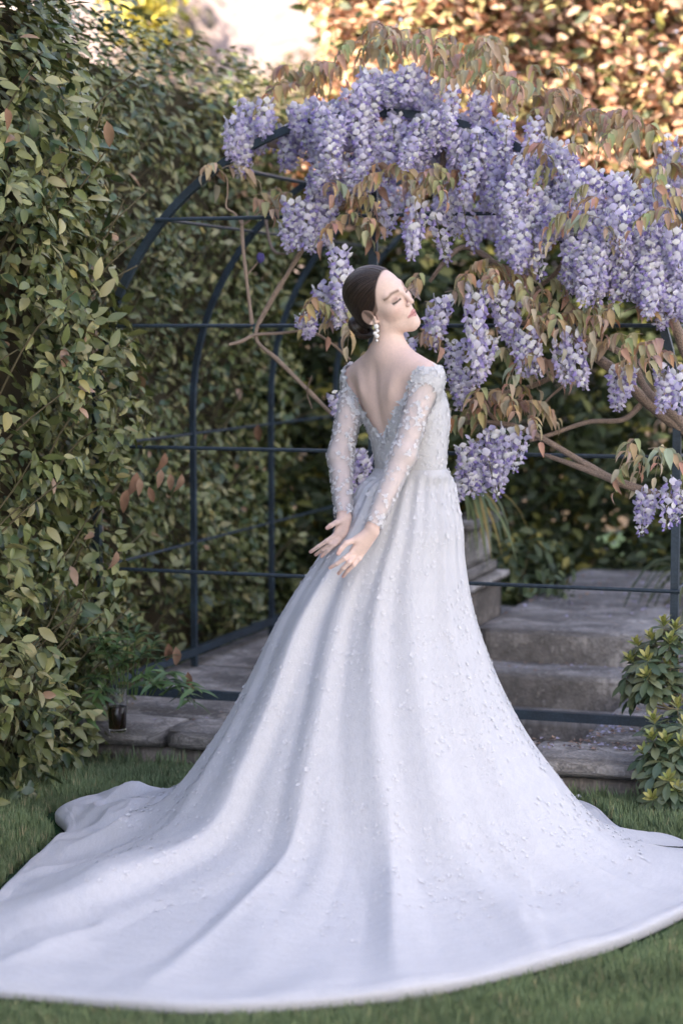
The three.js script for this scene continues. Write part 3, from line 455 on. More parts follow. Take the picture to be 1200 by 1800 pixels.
// ---------- wisteria ----------
{
  const r = rng(101), wis = thing('wisteria_vine', 'wisteria vine with hanging violet flower clusters and bronze young leaves over the iron arbour', 'vine', V(0, 0, 0));
  const br = (pts, r0, r1, mat = M.bark) => part('branch', tube(pts.map(([x, y, d]) => at(x, y, d)), r0 * 1.25, r1 * 1.25, 8, undefined, 0.18), mat, wis);
  br([[1215, 640, 6.78], [1180, 560, 6.8], [1140, 490, 6.85], [1085, 425, 6.9], [1020, 365, 6.95], [940, 300, 7.05]], 0.017, 0.010);
  br([[1230, 800, 6.6], [1200, 746, 6.66], [1165, 715, 6.7], [1137, 687, 6.72], [1100, 628, 6.75], [1046, 600, 6.78], [967, 579, 6.82], [883, 560, 6.88], [820, 548, 6.95]], 0.014, 0.005);
  br([[1250, 790, 6.8], [1192, 750, 6.82], [1137, 708, 6.85], [1087, 658, 6.88], [1037, 620, 6.9], [985, 575, 6.93], [933, 525, 6.97], [885, 480, 7.0], [850, 448, 7.0], [815, 434, 7.0], [785, 455, 6.98], [755, 495, 7.0]], 0.018, 0.006);
  br([[1260, 890, 6.55], [1183, 875, 6.6], [1100, 854, 6.65], [1017, 821, 6.72], [958, 800, 6.8]], 0.012, 0.006);
  br([[1130, 862, 6.66], [1070, 840, 6.68], [1012, 806, 6.74], [967, 779, 6.78], [917, 754, 6.82], [850, 742, 6.88], [787, 747, 6.95], [740, 760, 7.0]], 0.011, 0.006);
  br([[1125, 712, 6.86], [1096, 737, 6.84], [1033, 742, 6.83], [967, 764, 6.82], [930, 775, 6.8]], 0.008, 0.005);
  br([[833, 704, 6.9], [860, 728, 6.88], [883, 752, 6.85]], 0.006, 0.005);
  br([[985, 655, 6.88], [950, 672, 6.88], [920, 683, 6.9], [850, 692, 6.92], [780, 684, 6.96]], 0.008, 0.004);
  br([[1002, 668, 6.85], [975, 690, 6.83], [946, 718, 6.82]], 0.004, 0.003);
  br([[1000, 420, 6.9], [985, 470, 6.95], [940, 510, 6.97]], 0.009, 0.006);
  br([[652, 340, 7.15], [600, 362, 7.2], [560, 397, 7.22], [500, 490, 7.26], [470, 540, 7.27], [450, 582, 7.27], [452, 600, 7.27], [487, 632, 7.25], [530, 675, 7.2], [585, 730, 7.15]], 0.008, 0.006, M.cane);
  br([[425, 385, 7.35], [426, 420, 7.33], [432, 480, 7.3], [438, 530, 7.29], [444, 578, 7.28]], 0.005, 0.006, M.cane);
  br([[402, 606, 7.2], [425, 600, 7.22], [447, 589, 7.26], [490, 586, 7.28], [545, 583, 7.2], [580, 602, 7.15], [615, 632, 7.1]], 0.005, 0.004, M.cane);
  br([[425, 395, 7.34], [412, 375, 7.34], [398, 365, 7.33], [400, 340, 7.33], [398, 312, 7.32], [385, 298, 7.3]], 0.0035, 0.002, M.cane);
  br([[428, 395, 7.34], [445, 382, 7.33], [458, 368, 7.32], [462, 350, 7.32]], 0.003, 0.002, M.cane);
  br([[435, 482, 7.3], [450, 465, 7.28], [458, 454, 7.26]], 0.003, 0.002, M.cane);
  br([[548, 718, 7.2], [540, 690, 7.18], [548, 660, 7.16]], 0.003, 0.0015);
  br([[470, 252, 7.35], [520, 268, 7.35], [560, 290, 7.35], [600, 300, 7.3]], 0.008, 0.006);
  br([[640, 290, 7.2], [668, 265, 7.15], [720, 252, 7.1], [775, 255, 7.08], [840, 258, 7.05], [900, 262, 7.0], [960, 272, 6.95]], 0.007, 0.007);
  br([[780, 252, 7.1], [778, 290, 7.1], [772, 345, 7.12]], 0.009, 0.007);
  br([[520, 235, 7.4], [500, 245, 7.38], [470, 250, 7.36], [440, 225, 7.34]], 0.008, 0.004);
  br([[488, 330, 8.3], [470, 345, 8.3], [480, 440, 8.2], [515, 440, 8.1], [520, 410, 8.1]], 0.006, 0.004);

  // flower: banner petal folded back, two wings and a keel
  function floret(size, cBan, cWing, open) {
    const pos = [], idx = [], col = [];
    const grid = (f, nu, nv, c) => { const b = pos.length / 3; for (let i = 0; i <= nu; i++) for (let j = 0; j <= nv; j++) { const p = f(i / nu, j / nv); pos.push(p[0] * size, p[1] * size, p[2] * size); const k = c(i / nu, j / nv); col.push(k[0], k[1], k[2]); } for (let i = 0; i < nu; i++) for (let j = 0; j < nv; j++) { const a = b + i * (nv + 1) + j; idx.push(a, a + nv + 1, a + 1, a + 1, a + nv + 1, a + nv + 2); } };
    // x outwards, y up: banner
    grid((u, v) => { const s = (v - 0.5) * 2, w = 0.55 * Math.sin(Math.PI * Math.min(1, 0.12 + u * 0.86)); return [0.35 + 0.30 * u - 0.22 * open * u * u - 0.14 * s * s, 0.02 + 0.95 * u * open + 0.12 * s * s * (1 - u), s * w]; }, 3, 2, (u) => [lerp(cBan[0] * 1.1, cBan[0], u), lerp(cBan[1] * 1.1, cBan[1], u), lerp(cBan[2], cBan[2], u)]);
    for (const s of [-1, 1]) grid((u, v) => { const w = 0.34 * Math.sin(Math.PI * Math.min(1, 0.1 + u * 0.85)); return [0.2 + 0.75 * u, -0.02 - 0.30 * u - (v - 0.3) * w * 1.3, s * (0.05 + 0.13 * Math.sin(Math.PI * u) + 0.06 * v)]; }, 2, 1, (u) => [lerp(cWing[0] * 1.4, cWing[0], u), lerp(cWing[1] * 1.4, cWing[1], u), lerp(cWing[2] * 1.1, cWing[2], u)]);
    return geoOf(pos, idx, null, col);
  }
  const pale = [[0.82, 0.80, 0.88], [0.74, 0.71, 0.85], [0.60, 0.56, 0.80], [0.87, 0.86, 0.89]], deep = [[0.40, 0.34, 0.64], [0.29, 0.235, 0.56], [0.47, 0.41, 0.67], [0.55, 0.50, 0.71]];
  const flowers = []; for (let i = 0; i < 8; i++) flowers.push(floret(0.0235 + 0.005 * r(), pale[i % 4], deep[(i * 3) % 4], 0.75 + 0.35 * r()));
  const flowerMat = phys({ vertexColors: true, color: C(1, 1, 1), roughness: 0.75, transmission: 0.25, thickness: 0 });
  const stalkCol = (g, c) => { const n = g.attributes.position.count, a = new Float32Array(n * 3); for (let i = 0; i < n; i++) a.set(c, i * 3); g.setAttribute('color', new THREE.BufferAttribute(a, 3)); g.deleteAttribute('uv'); return g; };
  // a hanging raceme, top at the origin
  function raceme(len, rad, n, seed, sparse) {
    const q = rng(seed), gs = [stalkCol(tube([V(0, 0, 0), V(0.004, -len * 0.5, 0.003), V(0, -len, 0)], 0.0017, 0.001, 5, 6), [0.24, 0.23, 0.09])];
    for (let i = 0; i < n; i++) {
      const t = (i + 0.5) / n, a = i * 2.39996 + (q() - 0.5) * 0.6, rr = rad * (sparse ? 0.8 : 1) * (0.55 + 0.45 * Math.sin(Math.PI * Math.min(1, 0.25 + t * 0.75))) * (1 - 0.72 * t * t) * (0.7 + 0.5 * q()), y = -len * t * 0.98, dir = V(Math.cos(a), 0, Math.sin(a));
      const p = dir.clone().multiplyScalar(rr * 0.45).setY(y - rr * 0.10), ax = dir.clone().add(V(0, -0.35 + (q() - 0.5) * 0.5, 0)).addScaledVector(randDir(q), 0.3).normalize(), up = V(0, 1, 0).addScaledVector(dir, 0.35).addScaledVector(randDir(q), 0.25).normalize(), s = (t > 0.86 ? 0.55 : 0.9) + 0.25 * q();
      gs.push(placeGeo(flowers[Math.floor(q() * 8)], frameM(p, ax, up, s * 1.0)));
      if (sparse || i % 3 === 0) gs.push(stalkCol(tube([V(0, y + 0.008, 0), p.clone().multiplyScalar(0.6).setY(y), p], 0.0008, 0.0007, 4, 3), [0.3, 0.27, 0.14]));
    }
    return mergeGeometries(gs);
  }
  const kinds = [raceme(0.17, 0.05, 46, 1), raceme(0.22, 0.054, 60, 2), raceme(0.13, 0.046, 34, 3), raceme(0.19, 0.048, 46, 4), raceme(0.15, 0.055, 40, 5), raceme(0.16, 0.046, 22, 6, true)], lens = [0.17, 0.22, 0.13, 0.19, 0.15, 0.16];
  const clusters = [], spraysAt = [], spread = (list, name, geos, mat) => { list.sort((a, b) => a[0] - b[0]); const rest = geos.map(() => []); list.forEach(([, k, m], i) => i < 295 ? part(name, geos[k], mat, wis).applyMatrix4(m) : rest[k].push(m)); rest.forEach((m, k) => m.length && stuff(name + 's', geos[k], mat, wis, m)); };
  const addR = (x, y, d, L, tilt = 0.12) => {
    let k = 0, best = 9; lens.forEach((l, i) => { const e = Math.abs(l - L) + r() * 0.05; if (e < best) { best = e; k = i; } });
    const s = clamp(L / lens[k], 0.7, 1.35), w = (0.85 + 0.3 * s) * 0.85, q = new THREE.Quaternion().setFromEuler(new THREE.Euler((r() - 0.5) * tilt * 2, r() * 6.28, (r() - 0.5) * tilt * 2, 'XZY')); clusters.push([d, k, new THREE.Matrix4().compose(at(x, y, d), q, V(w, s, w))]);
  };
  // the mass over the arch: [cx, cy, rx, ry, count, D near, D far]
  for (const [cx, cy, rx, ry, n, d0, d1] of [[468, 222, 68, 36, 15, 7.25, 7.6], [412, 236, 30, 20, 7, 7.25, 7.5], [560, 222, 60, 44, 18, 7.15, 7.6], [625, 235, 75, 78, 32, 6.95, 7.4], [556, 335, 48, 52, 11, 7.1, 7.35], [705, 175, 85, 52, 34, 7.0, 7.5], [800, 222, 90, 60, 36, 6.9, 7.5], [900, 265, 85, 66, 36, 6.85, 7.4], [965, 320, 70, 72, 28, 6.75, 7.2], [1050, 368, 80, 78, 40, 6.65, 7.1], [1135, 410, 72, 92, 40, 6.6, 7.0], [1085, 430, 85, 60, 26, 6.6, 6.9], [930, 370, 50, 58, 17, 6.7, 7.0], [1175, 470, 35, 60, 12, 6.6, 6.9], [1185, 285, 30, 40, 8, 7.2, 7.8], [820, 310, 80, 48, 16, 7.8, 8.7], [690, 300, 60, 40, 8, 7.9, 8.6], [870, 380, 40, 30, 5, 7.9, 8.5]])
    for (let i = 0; i < n; i++) { const a = r() * 6.283, q = Math.sqrt(r()), L = 0.09 + r() * 0.075; addR(cx + Math.cos(a) * rx * q, cy + 24 + Math.sin(a) * ry * q - L * 250, lerp(d0, d1, 0.3 * r() + 0.7 * (1 - q) * r()) , L, 0.3); }
  // single clusters: [x, top y, length px, D]
  for (const [x, y, l, d] of [[597, 432, 118, 6.95], [612, 470, 110, 6.95], [545, 548, 42, 6.95], [562, 500, 70, 7.0], [530, 552, 30, 6.95], [735, 350, 110, 6.9], [765, 378, 92, 6.9], [725, 372, 70, 6.92], [812, 355, 90, 6.95], [790, 350, 70, 7.0], [685, 350, 70, 7.1], [780, 520, 95, 6.75], [765, 545, 60, 6.78], [835, 500, 165, 6.72], [868, 500, 110, 6.75], [905, 500, 100, 6.78], [860, 590, 90, 6.74], [820, 650, 70, 6.8], [800, 655, 55, 6.82], [925, 580, 80, 6.72], [915, 600, 60, 6.72], [1000, 580, 105, 6.7], [985, 595, 80, 6.72], [1085, 648, 75, 6.66], [1105, 645, 60, 6.66], [1160, 640, 70, 6.6], [1190, 650, 75, 6.6], [1175, 665, 60, 6.6], [840, 765, 105, 6.75], [868, 755, 110, 6.75], [898, 750, 100, 6.74], [920, 755, 78, 6.74], [815, 780, 95, 6.78], [855, 790, 90, 6.72], [825, 800, 85, 6.75], [1130, 868, 75, 6.6], [1145, 860, 60, 6.6], [1180, 845, 85, 6.56], [1200, 840, 80, 6.55], [1010, 465, 60, 6.8], [1035, 465, 50, 6.8], [1000, 470, 55, 6.82], [718, 590, 70, 6.85], [630, 790, 60, 7.1], [640, 800, 70, 7.1], [588, 690, 40, 7.1], [1125, 485, 55, 6.7], [1175, 520, 45, 6.65], [800, 600, 60, 6.8], [510, 350, 95, 7.15], [535, 360, 90, 7.12], [505, 385, 60, 7.15]]) addR(x, y, d, l / 512, 0.3);
  // a tight bud
  { const o = part('flower_bud', mergeGeometries([...Array(26)].map((_, i) => { const t = i / 26, a = i * 2.4, s = Math.sqrt(1 - (1 - 2 * t) ** 2); return new THREE.IcosahedronGeometry(0.0052, 1).scale(0.8, 1.3, 0.8).translate(Math.cos(a) * s * 0.011, (t - 0.5) * 0.026, Math.sin(a) * s * 0.011); })), std({ color: C(0.10, 0.08, 0.26), roughness: 0.7 }), wis); o.position.copy(at(458, 453, 7.26)); }

  // compound leaves: leaflets hang from an arching stalk
  const leaflet = [leafGeo(0.062, 0.027, 0.6, 0.5, 4), leafGeo(0.055, 0.024, 0.75, 0.7, 4), leafGeo(0.044, 0.018, 0.9, 0.4, 3)];
  function leafSpray(len, pairs, droop, seed, shade) {
    const q = rng(seed), gs = [], bz = (t) => V(len * t * (1 - 0.2 * t), len * (0.35 * t - (0.35 + droop) * t * t), 0);
    gs.push(stalkCol(tube([bz(0), bz(0.35), bz(0.7), bz(1)], 0.0013, 0.0007, 4, 8), shade.map((x) => x * 0.7)));
    const add = (t, ax, k) => { const c = shade.map((x) => x * (0.72 + 0.5 * q())), g = placeGeo(leaflet[k], frameM(bz(t), ax.normalize(), V(0.2, 1, 0).addScaledVector(randDir(q), 0.4).normalize(), 0.8 + q() * 0.4)); gs.push(stalkCol(g, c)); };
    for (let i = 0; i < pairs; i++) { const t = 0.3 + 0.62 * i / pairs; for (const s of [-1, 1]) add(t, V(0.35 + 0.3 * q(), -0.5 - droop * q(), s * (0.75 + 0.3 * q())), i < pairs / 2 ? Math.floor(q() * 2) : 1 + Math.floor(q() * 1.99)); }
    add(1, V(0.6, -0.8, 0.1), 1); return mergeGeometries(gs);
  }
  const bronze = [[0.56, 0.40, 0.25], [0.62, 0.47, 0.31], [0.52, 0.39, 0.22], [0.49, 0.33, 0.21], [0.61, 0.48, 0.33], [0.50, 0.39, 0.20]], sprays = [];
  for (let i = 0; i < 12; i++) sprays.push(leafSpray(0.10 + 0.06 * r(), 3 + (i % 3), 0.35 + 0.6 * r(), 300 + i, bronze[i % 6]));
  const leafMat = phys({ vertexColors: true, roughness: 0.7, transmission: 0.35, thickness: 0 });
  const addL = (x, y, d, s = 1, k = Math.floor(r() * 12)) => { const q = new THREE.Quaternion().setFromEuler(new THREE.Euler((r() - 0.5) * 0.6, r() * 6.283, (r() - 0.3) * 0.7, 'YXZ')), z = s * (0.85 + 0.35 * r()); spraysAt.push([d, k, new THREE.Matrix4().compose(at(x, y, d), q, V(z, z, z))]); };
  for (const [cx, cy, rx, ry, n, d0, d1] of [[540, 145, 95, 20, 16, 7.1, 7.6], [690, 90, 75, 26, 26, 6.9, 7.4], [805, 105, 80, 38, 40, 6.85, 7.4], [900, 155, 70, 28, 20, 6.8, 7.4], [985, 200, 60, 32, 22, 6.7, 7.3], [1070, 235, 70, 34, 34, 6.6, 7.2], [1160, 285, 40, 40, 12, 6.9, 7.3], [690, 300, 75, 26, 16, 6.85, 7.0], [600, 335, 45, 25, 9, 6.95, 7.1], [470, 350, 52, 20, 9, 7.2, 7.35], [570, 525, 35, 38, 10, 6.85, 6.95], [835, 300, 55, 22, 9, 6.85, 7.0], [770, 325, 40, 20, 5, 6.85, 6.95], [845, 480, 40, 28, 10, 6.7, 6.8], [920, 475, 60, 35, 14, 6.75, 6.85], [955, 530, 62, 32, 16, 6.68, 6.8], [900, 645, 55, 34, 15, 6.75, 6.85], [890, 700, 60, 22, 10, 6.74, 6.85], [935, 720, 35, 18, 6, 6.72, 6.8], [820, 725, 50, 25, 8, 6.78, 6.9], [1130, 605, 42, 35, 14, 6.6, 6.7], [1065, 545, 55, 22, 10, 6.66, 6.76], [1135, 800, 32, 28, 10, 6.55, 6.62], [1170, 330, 32, 60, 12, 6.55, 6.7], [1050, 360, 50, 40, 9, 6.55, 6.65], [970, 285, 40, 35, 8, 6.65, 6.75], [755, 505, 30, 30, 7, 6.85, 6.95], [735, 590, 26, 22, 5, 6.8, 6.9], [985, 560, 30, 25, 5, 6.66, 6.7], [640, 400, 40, 40, 8, 7.0, 7.1], [625, 560, 20, 28, 6, 6.9, 7.0], [500, 150, 20, 18, 4, 7.3, 7.4]])
    for (let i = 0, up = cy < 260 && rx > 30, N = up ? n * 0.6 : Math.ceil(n * 0.52); i < N; i++) { const a = r() * 6.283, q = Math.sqrt(r()); addL(cx + Math.cos(a) * rx * q, cy - (up ? 22 : 0) + Math.sin(a) * ry * q * (up ? 0.8 : 1), lerp(d0, d1, up ? 0.3 + 0.7 * r() : r()), up ? 0.9 : 0.88); }
  for (const [x, y, d] of [[378, 290, 7.28], [385, 292, 7.28], [390, 296, 7.28]]) addL(x, y, d, 0.9);
  spread(clusters, 'flower_cluster', kinds, flowerMat); spread(spraysAt, 'leaf_spray', sprays, leafMat);
}
// ---------- the bride ----------
const sq = (x) => x * x;
const smin = (a, b, k) => { const h = Math.max(k - Math.abs(a - b), 0) / k; return Math.min(a, b) - h * h * k * 0.25; };
const smax = (a, b, k) => -smin(-a, -b, k);
const cone = (x, y, z, a, b, r1, r2) => { // tapered capsule
  const bx = b[0] - a[0], by = b[1] - a[1], bz = b[2] - a[2], px = x - a[0], py = y - a[1], pz = z - a[2], l = bx * bx + by * by + bz * bz; let t = (px * bx + py * by + pz * bz) / l; t = t < 0 ? 0 : t > 1 ? 1 : t;
  const dx = px - t * bx, dy = py - t * by, dz = pz - t * bz; return Math.sqrt(dx * dx + dy * dy + dz * dz) - (r1 + (r2 - r1) * t);
};
const ellip = (x, y, z, c, r) => { x = (x - c[0]) / r[0]; y = (y - c[1]) / r[1]; z = (z - c[2]) / r[2]; const k0 = Math.sqrt(x * x + y * y + z * z), k1 = Math.sqrt(sq(x / r[0]) + sq(y / r[1]) + sq(z / r[2])); return k1 < 1e-9 ? -Math.min(...r) : k0 * (k0 - 1) / k1; };
const sph = (x, y, z, c, r) => Math.hypot(x - c[0], y - c[1], z - c[2]) - r;
// surface nets over a box, worked only in the blocks that the surface crosses
function mesher(sdf, lo, hi, cell) {
  const B = 8, nb = [0, 1, 2].map((k) => Math.ceil((hi[k] - lo[k]) / cell / B)), n = nb.map((x) => x * B + 1), val = new Float32Array(n[0] * n[1] * n[2]), blocks = [], half = B * cell * 0.5 * 1.7321;
  const id = (i, j, k) => (k * n[1] + j) * n[0] + i;
  const done = new Uint8Array(val.length);
  for (let bk = 0; bk < nb[2]; bk++) for (let bj = 0; bj < nb[1]; bj++) for (let bi = 0; bi < nb[0]; bi++) {
    const d = sdf(lo[0] + (bi + 0.5) * B * cell, lo[1] + (bj + 0.5) * B * cell, lo[2] + (bk + 0.5) * B * cell); if (Math.abs(d) > half * 1.45 + 0.006) continue; blocks.push([bi * B, bj * B, bk * B]);
    for (let k = 0; k <= B; k++) for (let j = 0; j <= B; j++) for (let i = 0; i <= B; i++) { const a = bi * B + i, b = bj * B + j, c = bk * B + k, q = id(a, b, c); if (done[q]) continue; done[q] = 1; val[q] = sdf(lo[0] + a * cell, lo[1] + b * cell, lo[2] + c * cell); }
  }
  const vid = new Int32Array(val.length).fill(-1), pos = [], idx = [];
  for (const [bi, bj, bk] of blocks) for (let k = bk; k < bk + B; k++) for (let j = bj; j < bj + B; j++) for (let i = bi; i < bi + B; i++) {
    let m = 0; const v = []; for (let c = 0; c < 8; c++) { const w = val[id(i + (c & 1), j + ((c >> 1) & 1), k + (c >> 2))]; v.push(w); if (w < 0) m |= 1 << c; } if (m === 0 || m === 255) continue;
    let x = 0, y = 0, z = 0, e = 0;
    for (let c = 0; c < 8; c++) for (const s of [1, 2, 4]) { const o = c ^ s; if (o < c || (v[c] < 0) === (v[o] < 0)) continue; const t = v[c] / (v[c] - v[o]); x += (c & 1) + (s === 1 ? t : 0); y += ((c >> 1) & 1) + (s === 2 ? t : 0); z += (c >> 2) + (s === 4 ? t : 0); e++; }
    vid[id(i, j, k)] = pos.length / 3; pos.push(lo[0] + (i + x / e) * cell, lo[1] + (j + y / e) * cell, lo[2] + (k + z / e) * cell);
  }
  const ST = [1, n[0], n[0] * n[1]];
  for (const [bi, bj, bk] of blocks) for (let k = bk; k < bk + B; k++) for (let j = bj; j < bj + B; j++) for (let i = bi; i < bi + B; i++) {
    const q = id(i, j, k), a = val[q], ijk = [i, j, k];
    for (let d = 0; d < 3; d++) { const u = (d + 1) % 3, w = (d + 2) % 3; if (!ijk[u] || !ijk[w]) continue; const b = val[q + ST[d]]; if ((a < 0) === (b < 0)) continue; const p = [vid[q], vid[q - ST[u]], vid[q - ST[u] - ST[w]], vid[q - ST[w]]]; if (p.some((x) => x < 0)) continue; a < 0 ? idx.push(p[0], p[1], p[2], p[0], p[2], p[3]) : idx.push(p[0], p[2], p[1], p[0], p[3], p[2]); }
  }
  const nor = new Float32Array(pos.length), e = 0.0011;
  for (let i = 0; i < pos.length; i += 3) { const [x, y, z] = [pos[i], pos[i + 1], pos[i + 2]], gx = sdf(x + e, y, z) - sdf(x - e, y, z), gy = sdf(x, y + e, z) - sdf(x, y - e, z), gz = sdf(x, y, z + e) - sdf(x, y, z - e), l = Math.hypot(gx, gy, gz) || 1; nor[i] = gx / l; nor[i + 1] = gy / l; nor[i + 2] = gz / l; }
  const g = new THREE.BufferGeometry(); g.setAttribute('position', new THREE.Float32BufferAttribute(pos, 3)); g.setAttribute('normal', new THREE.BufferAttribute(nor, 3)); g.setIndex(idx); return g;
}
const P3 = (px, py, d) => at(px, py, d).toArray();

// torso: sections [y of photo, centre x of photo, half width, depth behind, depth in front], turned about the vertical
const YAW = 50 * Math.PI / 180, BF = [Math.sin(YAW), -Math.cos(YAW)], BR = [Math.cos(YAW), Math.sin(YAW)]; // chest direction and her right, as x, z
const SEC = [[610, 685, 0.05, 0.03, 0.03], [628, 688, 0.10, 0.05, 0.05], [645, 691, 0.135, 0.066, 0.066], [662, 694, 0.15, 0.08, 0.088], [690, 699, 0.152, 0.09, 0.118], [720, 705, 0.147, 0.092, 0.132], [745, 710, 0.138, 0.09, 0.128], [780, 717, 0.124, 0.085, 0.10], [822, 721, 0.115, 0.083, 0.088], [870, 722, 0.112, 0.078, 0.08], [940, 722, 0.11, 0.076, 0.076]].map(([y, x, a, b, f]) => { const p = at(x, y, 6.0); return [p.y, p.x, a, b, f]; });
const SECN = 320, SEC0 = SEC[SEC.length - 1][0], SECH = SEC[0][0] - SEC0, SECT = [1, 2, 3, 4].map((k) => {
  let v = Float32Array.from({ length: SECN }, (_, j) => { const y = SEC0 + SECH * j / (SECN - 1); let i = 0; while (i < SEC.length - 2 && y < SEC[i + 1][0]) i++; return lerp(SEC[i][k], SEC[i + 1][k], clamp((SEC[i][0] - y) / (SEC[i][0] - SEC[i + 1][0]), 0, 1)); });
  for (let p = 0; p < 3; p++) v = v.map((_, j) => { let t = 0, n = 0; for (let d = -7; d <= 7; d++) { t += v[clamp(j + d, 0, SECN - 1)]; n++; } return t / n; });
  return v;
});
function section(y) { const t = clamp((y - SEC0) / SECH, 0, 1) * (SECN - 1), j = Math.min(SECN - 2, Math.floor(t)); return SECT.map((v) => lerp(v[j], v[j + 1], t - j)); }
function bodyLocal(x, y, z) { const s = section(y), dx = x - s[0], dz = z + 6.0; return [dx * BR[0] + dz * BR[1], dx * BF[0] + dz * BF[1], s]; }
function torso(x, y, z) {
  const [xb, zb, s] = bodyLocal(x, y, z), b = zb < 0 ? s[2] : s[3]; let d = (Math.sqrt(sq(xb / s[1]) + sq(zb / b)) - 1) * Math.min(s[1], b);
  if (zb < 0 && y > 1.18) { // spine furrow and shoulder blades
    const k = smoothstep(y, 1.18, 1.28) * smoothstep(y, 1.5, 1.43), fall = smoothstep(-zb, 0.02, 0.05);
    d += fall * k * (0.0065 * Math.exp(-sq((xb + 0.002) / 0.019)) - 0.010 * Math.exp(-sq((xb - 0.066 - (y - 1.37) * 0.25) / 0.026) - sq((y - 1.375) / 0.055)) - 0.011 * Math.exp(-sq((xb + 0.066 - (y - 1.37) * -0.25) / 0.024) - sq((y - 1.375) / 0.055)));
  }
  const top = y - SEC[0][0], bot = SEC[SEC.length - 1][0] - y; d = smax(d, Math.max(top, bot), 0.10); return d;
}
const J = {
  sR: P3(749, 663, 5.885), eR: P3(708, 800, 5.80), wR: P3(654, 927, 5.70), sL: P3(627, 668, 6.115), eL: P3(598, 802, 6.02), wL: P3(604, 908, 5.885),
  nk: P3(684, 622, 5.99), nk2: P3(682, 585, 5.985),
};
// head: axes from the photograph: right ear nearest, chin up, leaning to her right
const HS = 0.925, HO = at(671.5, 536.5, 5.985), HX = V(-0.44, -0.481, 0.759).normalize(), HZ = V(0.778, 0.218, 0.589).normalize(), HY = HX.clone().cross(HZ).normalize(); HX.copy(HZ).cross(HY);
const headLocal = (x, y, z) => { x -= HO.x; y -= HO.y; z -= HO.z; return [(x * HX.x + y * HX.y + z * HX.z) / HS, (x * HY.x + y * HY.y + z * HY.z) / HS, (x * HZ.x + y * HZ.y + z * HZ.z) / HS]; };
const headWorld = (x, y, z) => HO.clone().addScaledVector(HX, x * HS).addScaledVector(HY, y * HS).addScaledVector(HZ, z * HS);
const cranium = (x, y, z, o = 0) => ellip(x, y, z, [0, 0.052, -0.014], [0.072 + o, 0.083 + o, 0.095 + o]);
function head(x, y, z) {
  const a = Math.abs(x); let d = cranium(a, y, z);
  d = smin(d, ellip(a, y, z, [0, 0.0, 0.03], [0.062, 0.098, 0.062]), 0.03);
  d = smin(d, cone(a, y, z, [0.05, -0.048, 0.01], [0.012, -0.09, 0.072], 0.019, 0.016), 0.03);
  d = smin(d, sph(a, y, z, [0, -0.086, 0.079], 0.0165), 0.022);
  d = smin(d, sph(a, y, z, [0.041, -0.010, 0.058], 0.022), 0.03);
  d = smin(d, cone(a, y, z, [0.010, 0.038, 0.084], [0.046, 0.038, 0.066], 0.009, 0.008), 0.018);
  d = smin(d, cone(a, y, z, [0, -0.05, 0.075], [0.0, -0.062, 0.075], 0.02, 0.02), 0.022);
  d = smax(d, -sph(a, y, z, [0.031, 0.018, 0.099], 0.0125), 0.014);
  d = smin(d, ellip(a, y, z, [0.0315, 0.0165, 0.0765], [0.0155, 0.0115, 0.0115]), 0.004);
  d = smin(d, cone(a, y, z, [0, 0.028, 0.091], [0, -0.014, 0.1095], 0.0054, 0.0078), 0.012);
  d = smin(d, sph(a, y, z, [0.0108, -0.0195, 0.1000], 0.0060), 0.009);
  d = smax(d, -sph(a, y, z, [0.0060, -0.0270, 0.1055], 0.0030), 0.003);
  const lip = Math.min(cone(a, y, z, [0.004, -0.0475, 0.0985], [0.022, -0.0545, 0.086], 0.0048, 0.002), cone(a, y, z, [0, -0.0585, 0.0975], [0.021, -0.0555, 0.086], 0.0056, 0.002)); d = smin(d, lip, 0.004);
  // ears
  if (a > 0.05) {
    const ey = y * 0.91 - (z + 0.012) * 0.41, ez = (z + 0.012) * 0.91 + y * 0.41, bx = 0.074 + Math.max(0, -ez) * 0.55, q = Math.sqrt(sq(ey / 1.5) + ez * ez), lobe = sph(bx - 0.0 + (a - bx), ey, ez, [0.074, -0.027, 0.004], 0.0068);
    let e = Math.hypot(q - 0.0148, (a - bx)) - 0.004; e = smin(e, Math.max(q - 0.014, Math.abs(a - bx + 0.003) - 0.002), 0.004); e = smin(e, Math.hypot((Math.sqrt(sq(ey / 1.6) + sq(ez + 0.001)) - 0.0085), a - bx) - 0.0022, 0.004); e = smin(e, lobe, 0.006); d = smin(d, e * 0.8, 0.006);
  }
  return d;
}
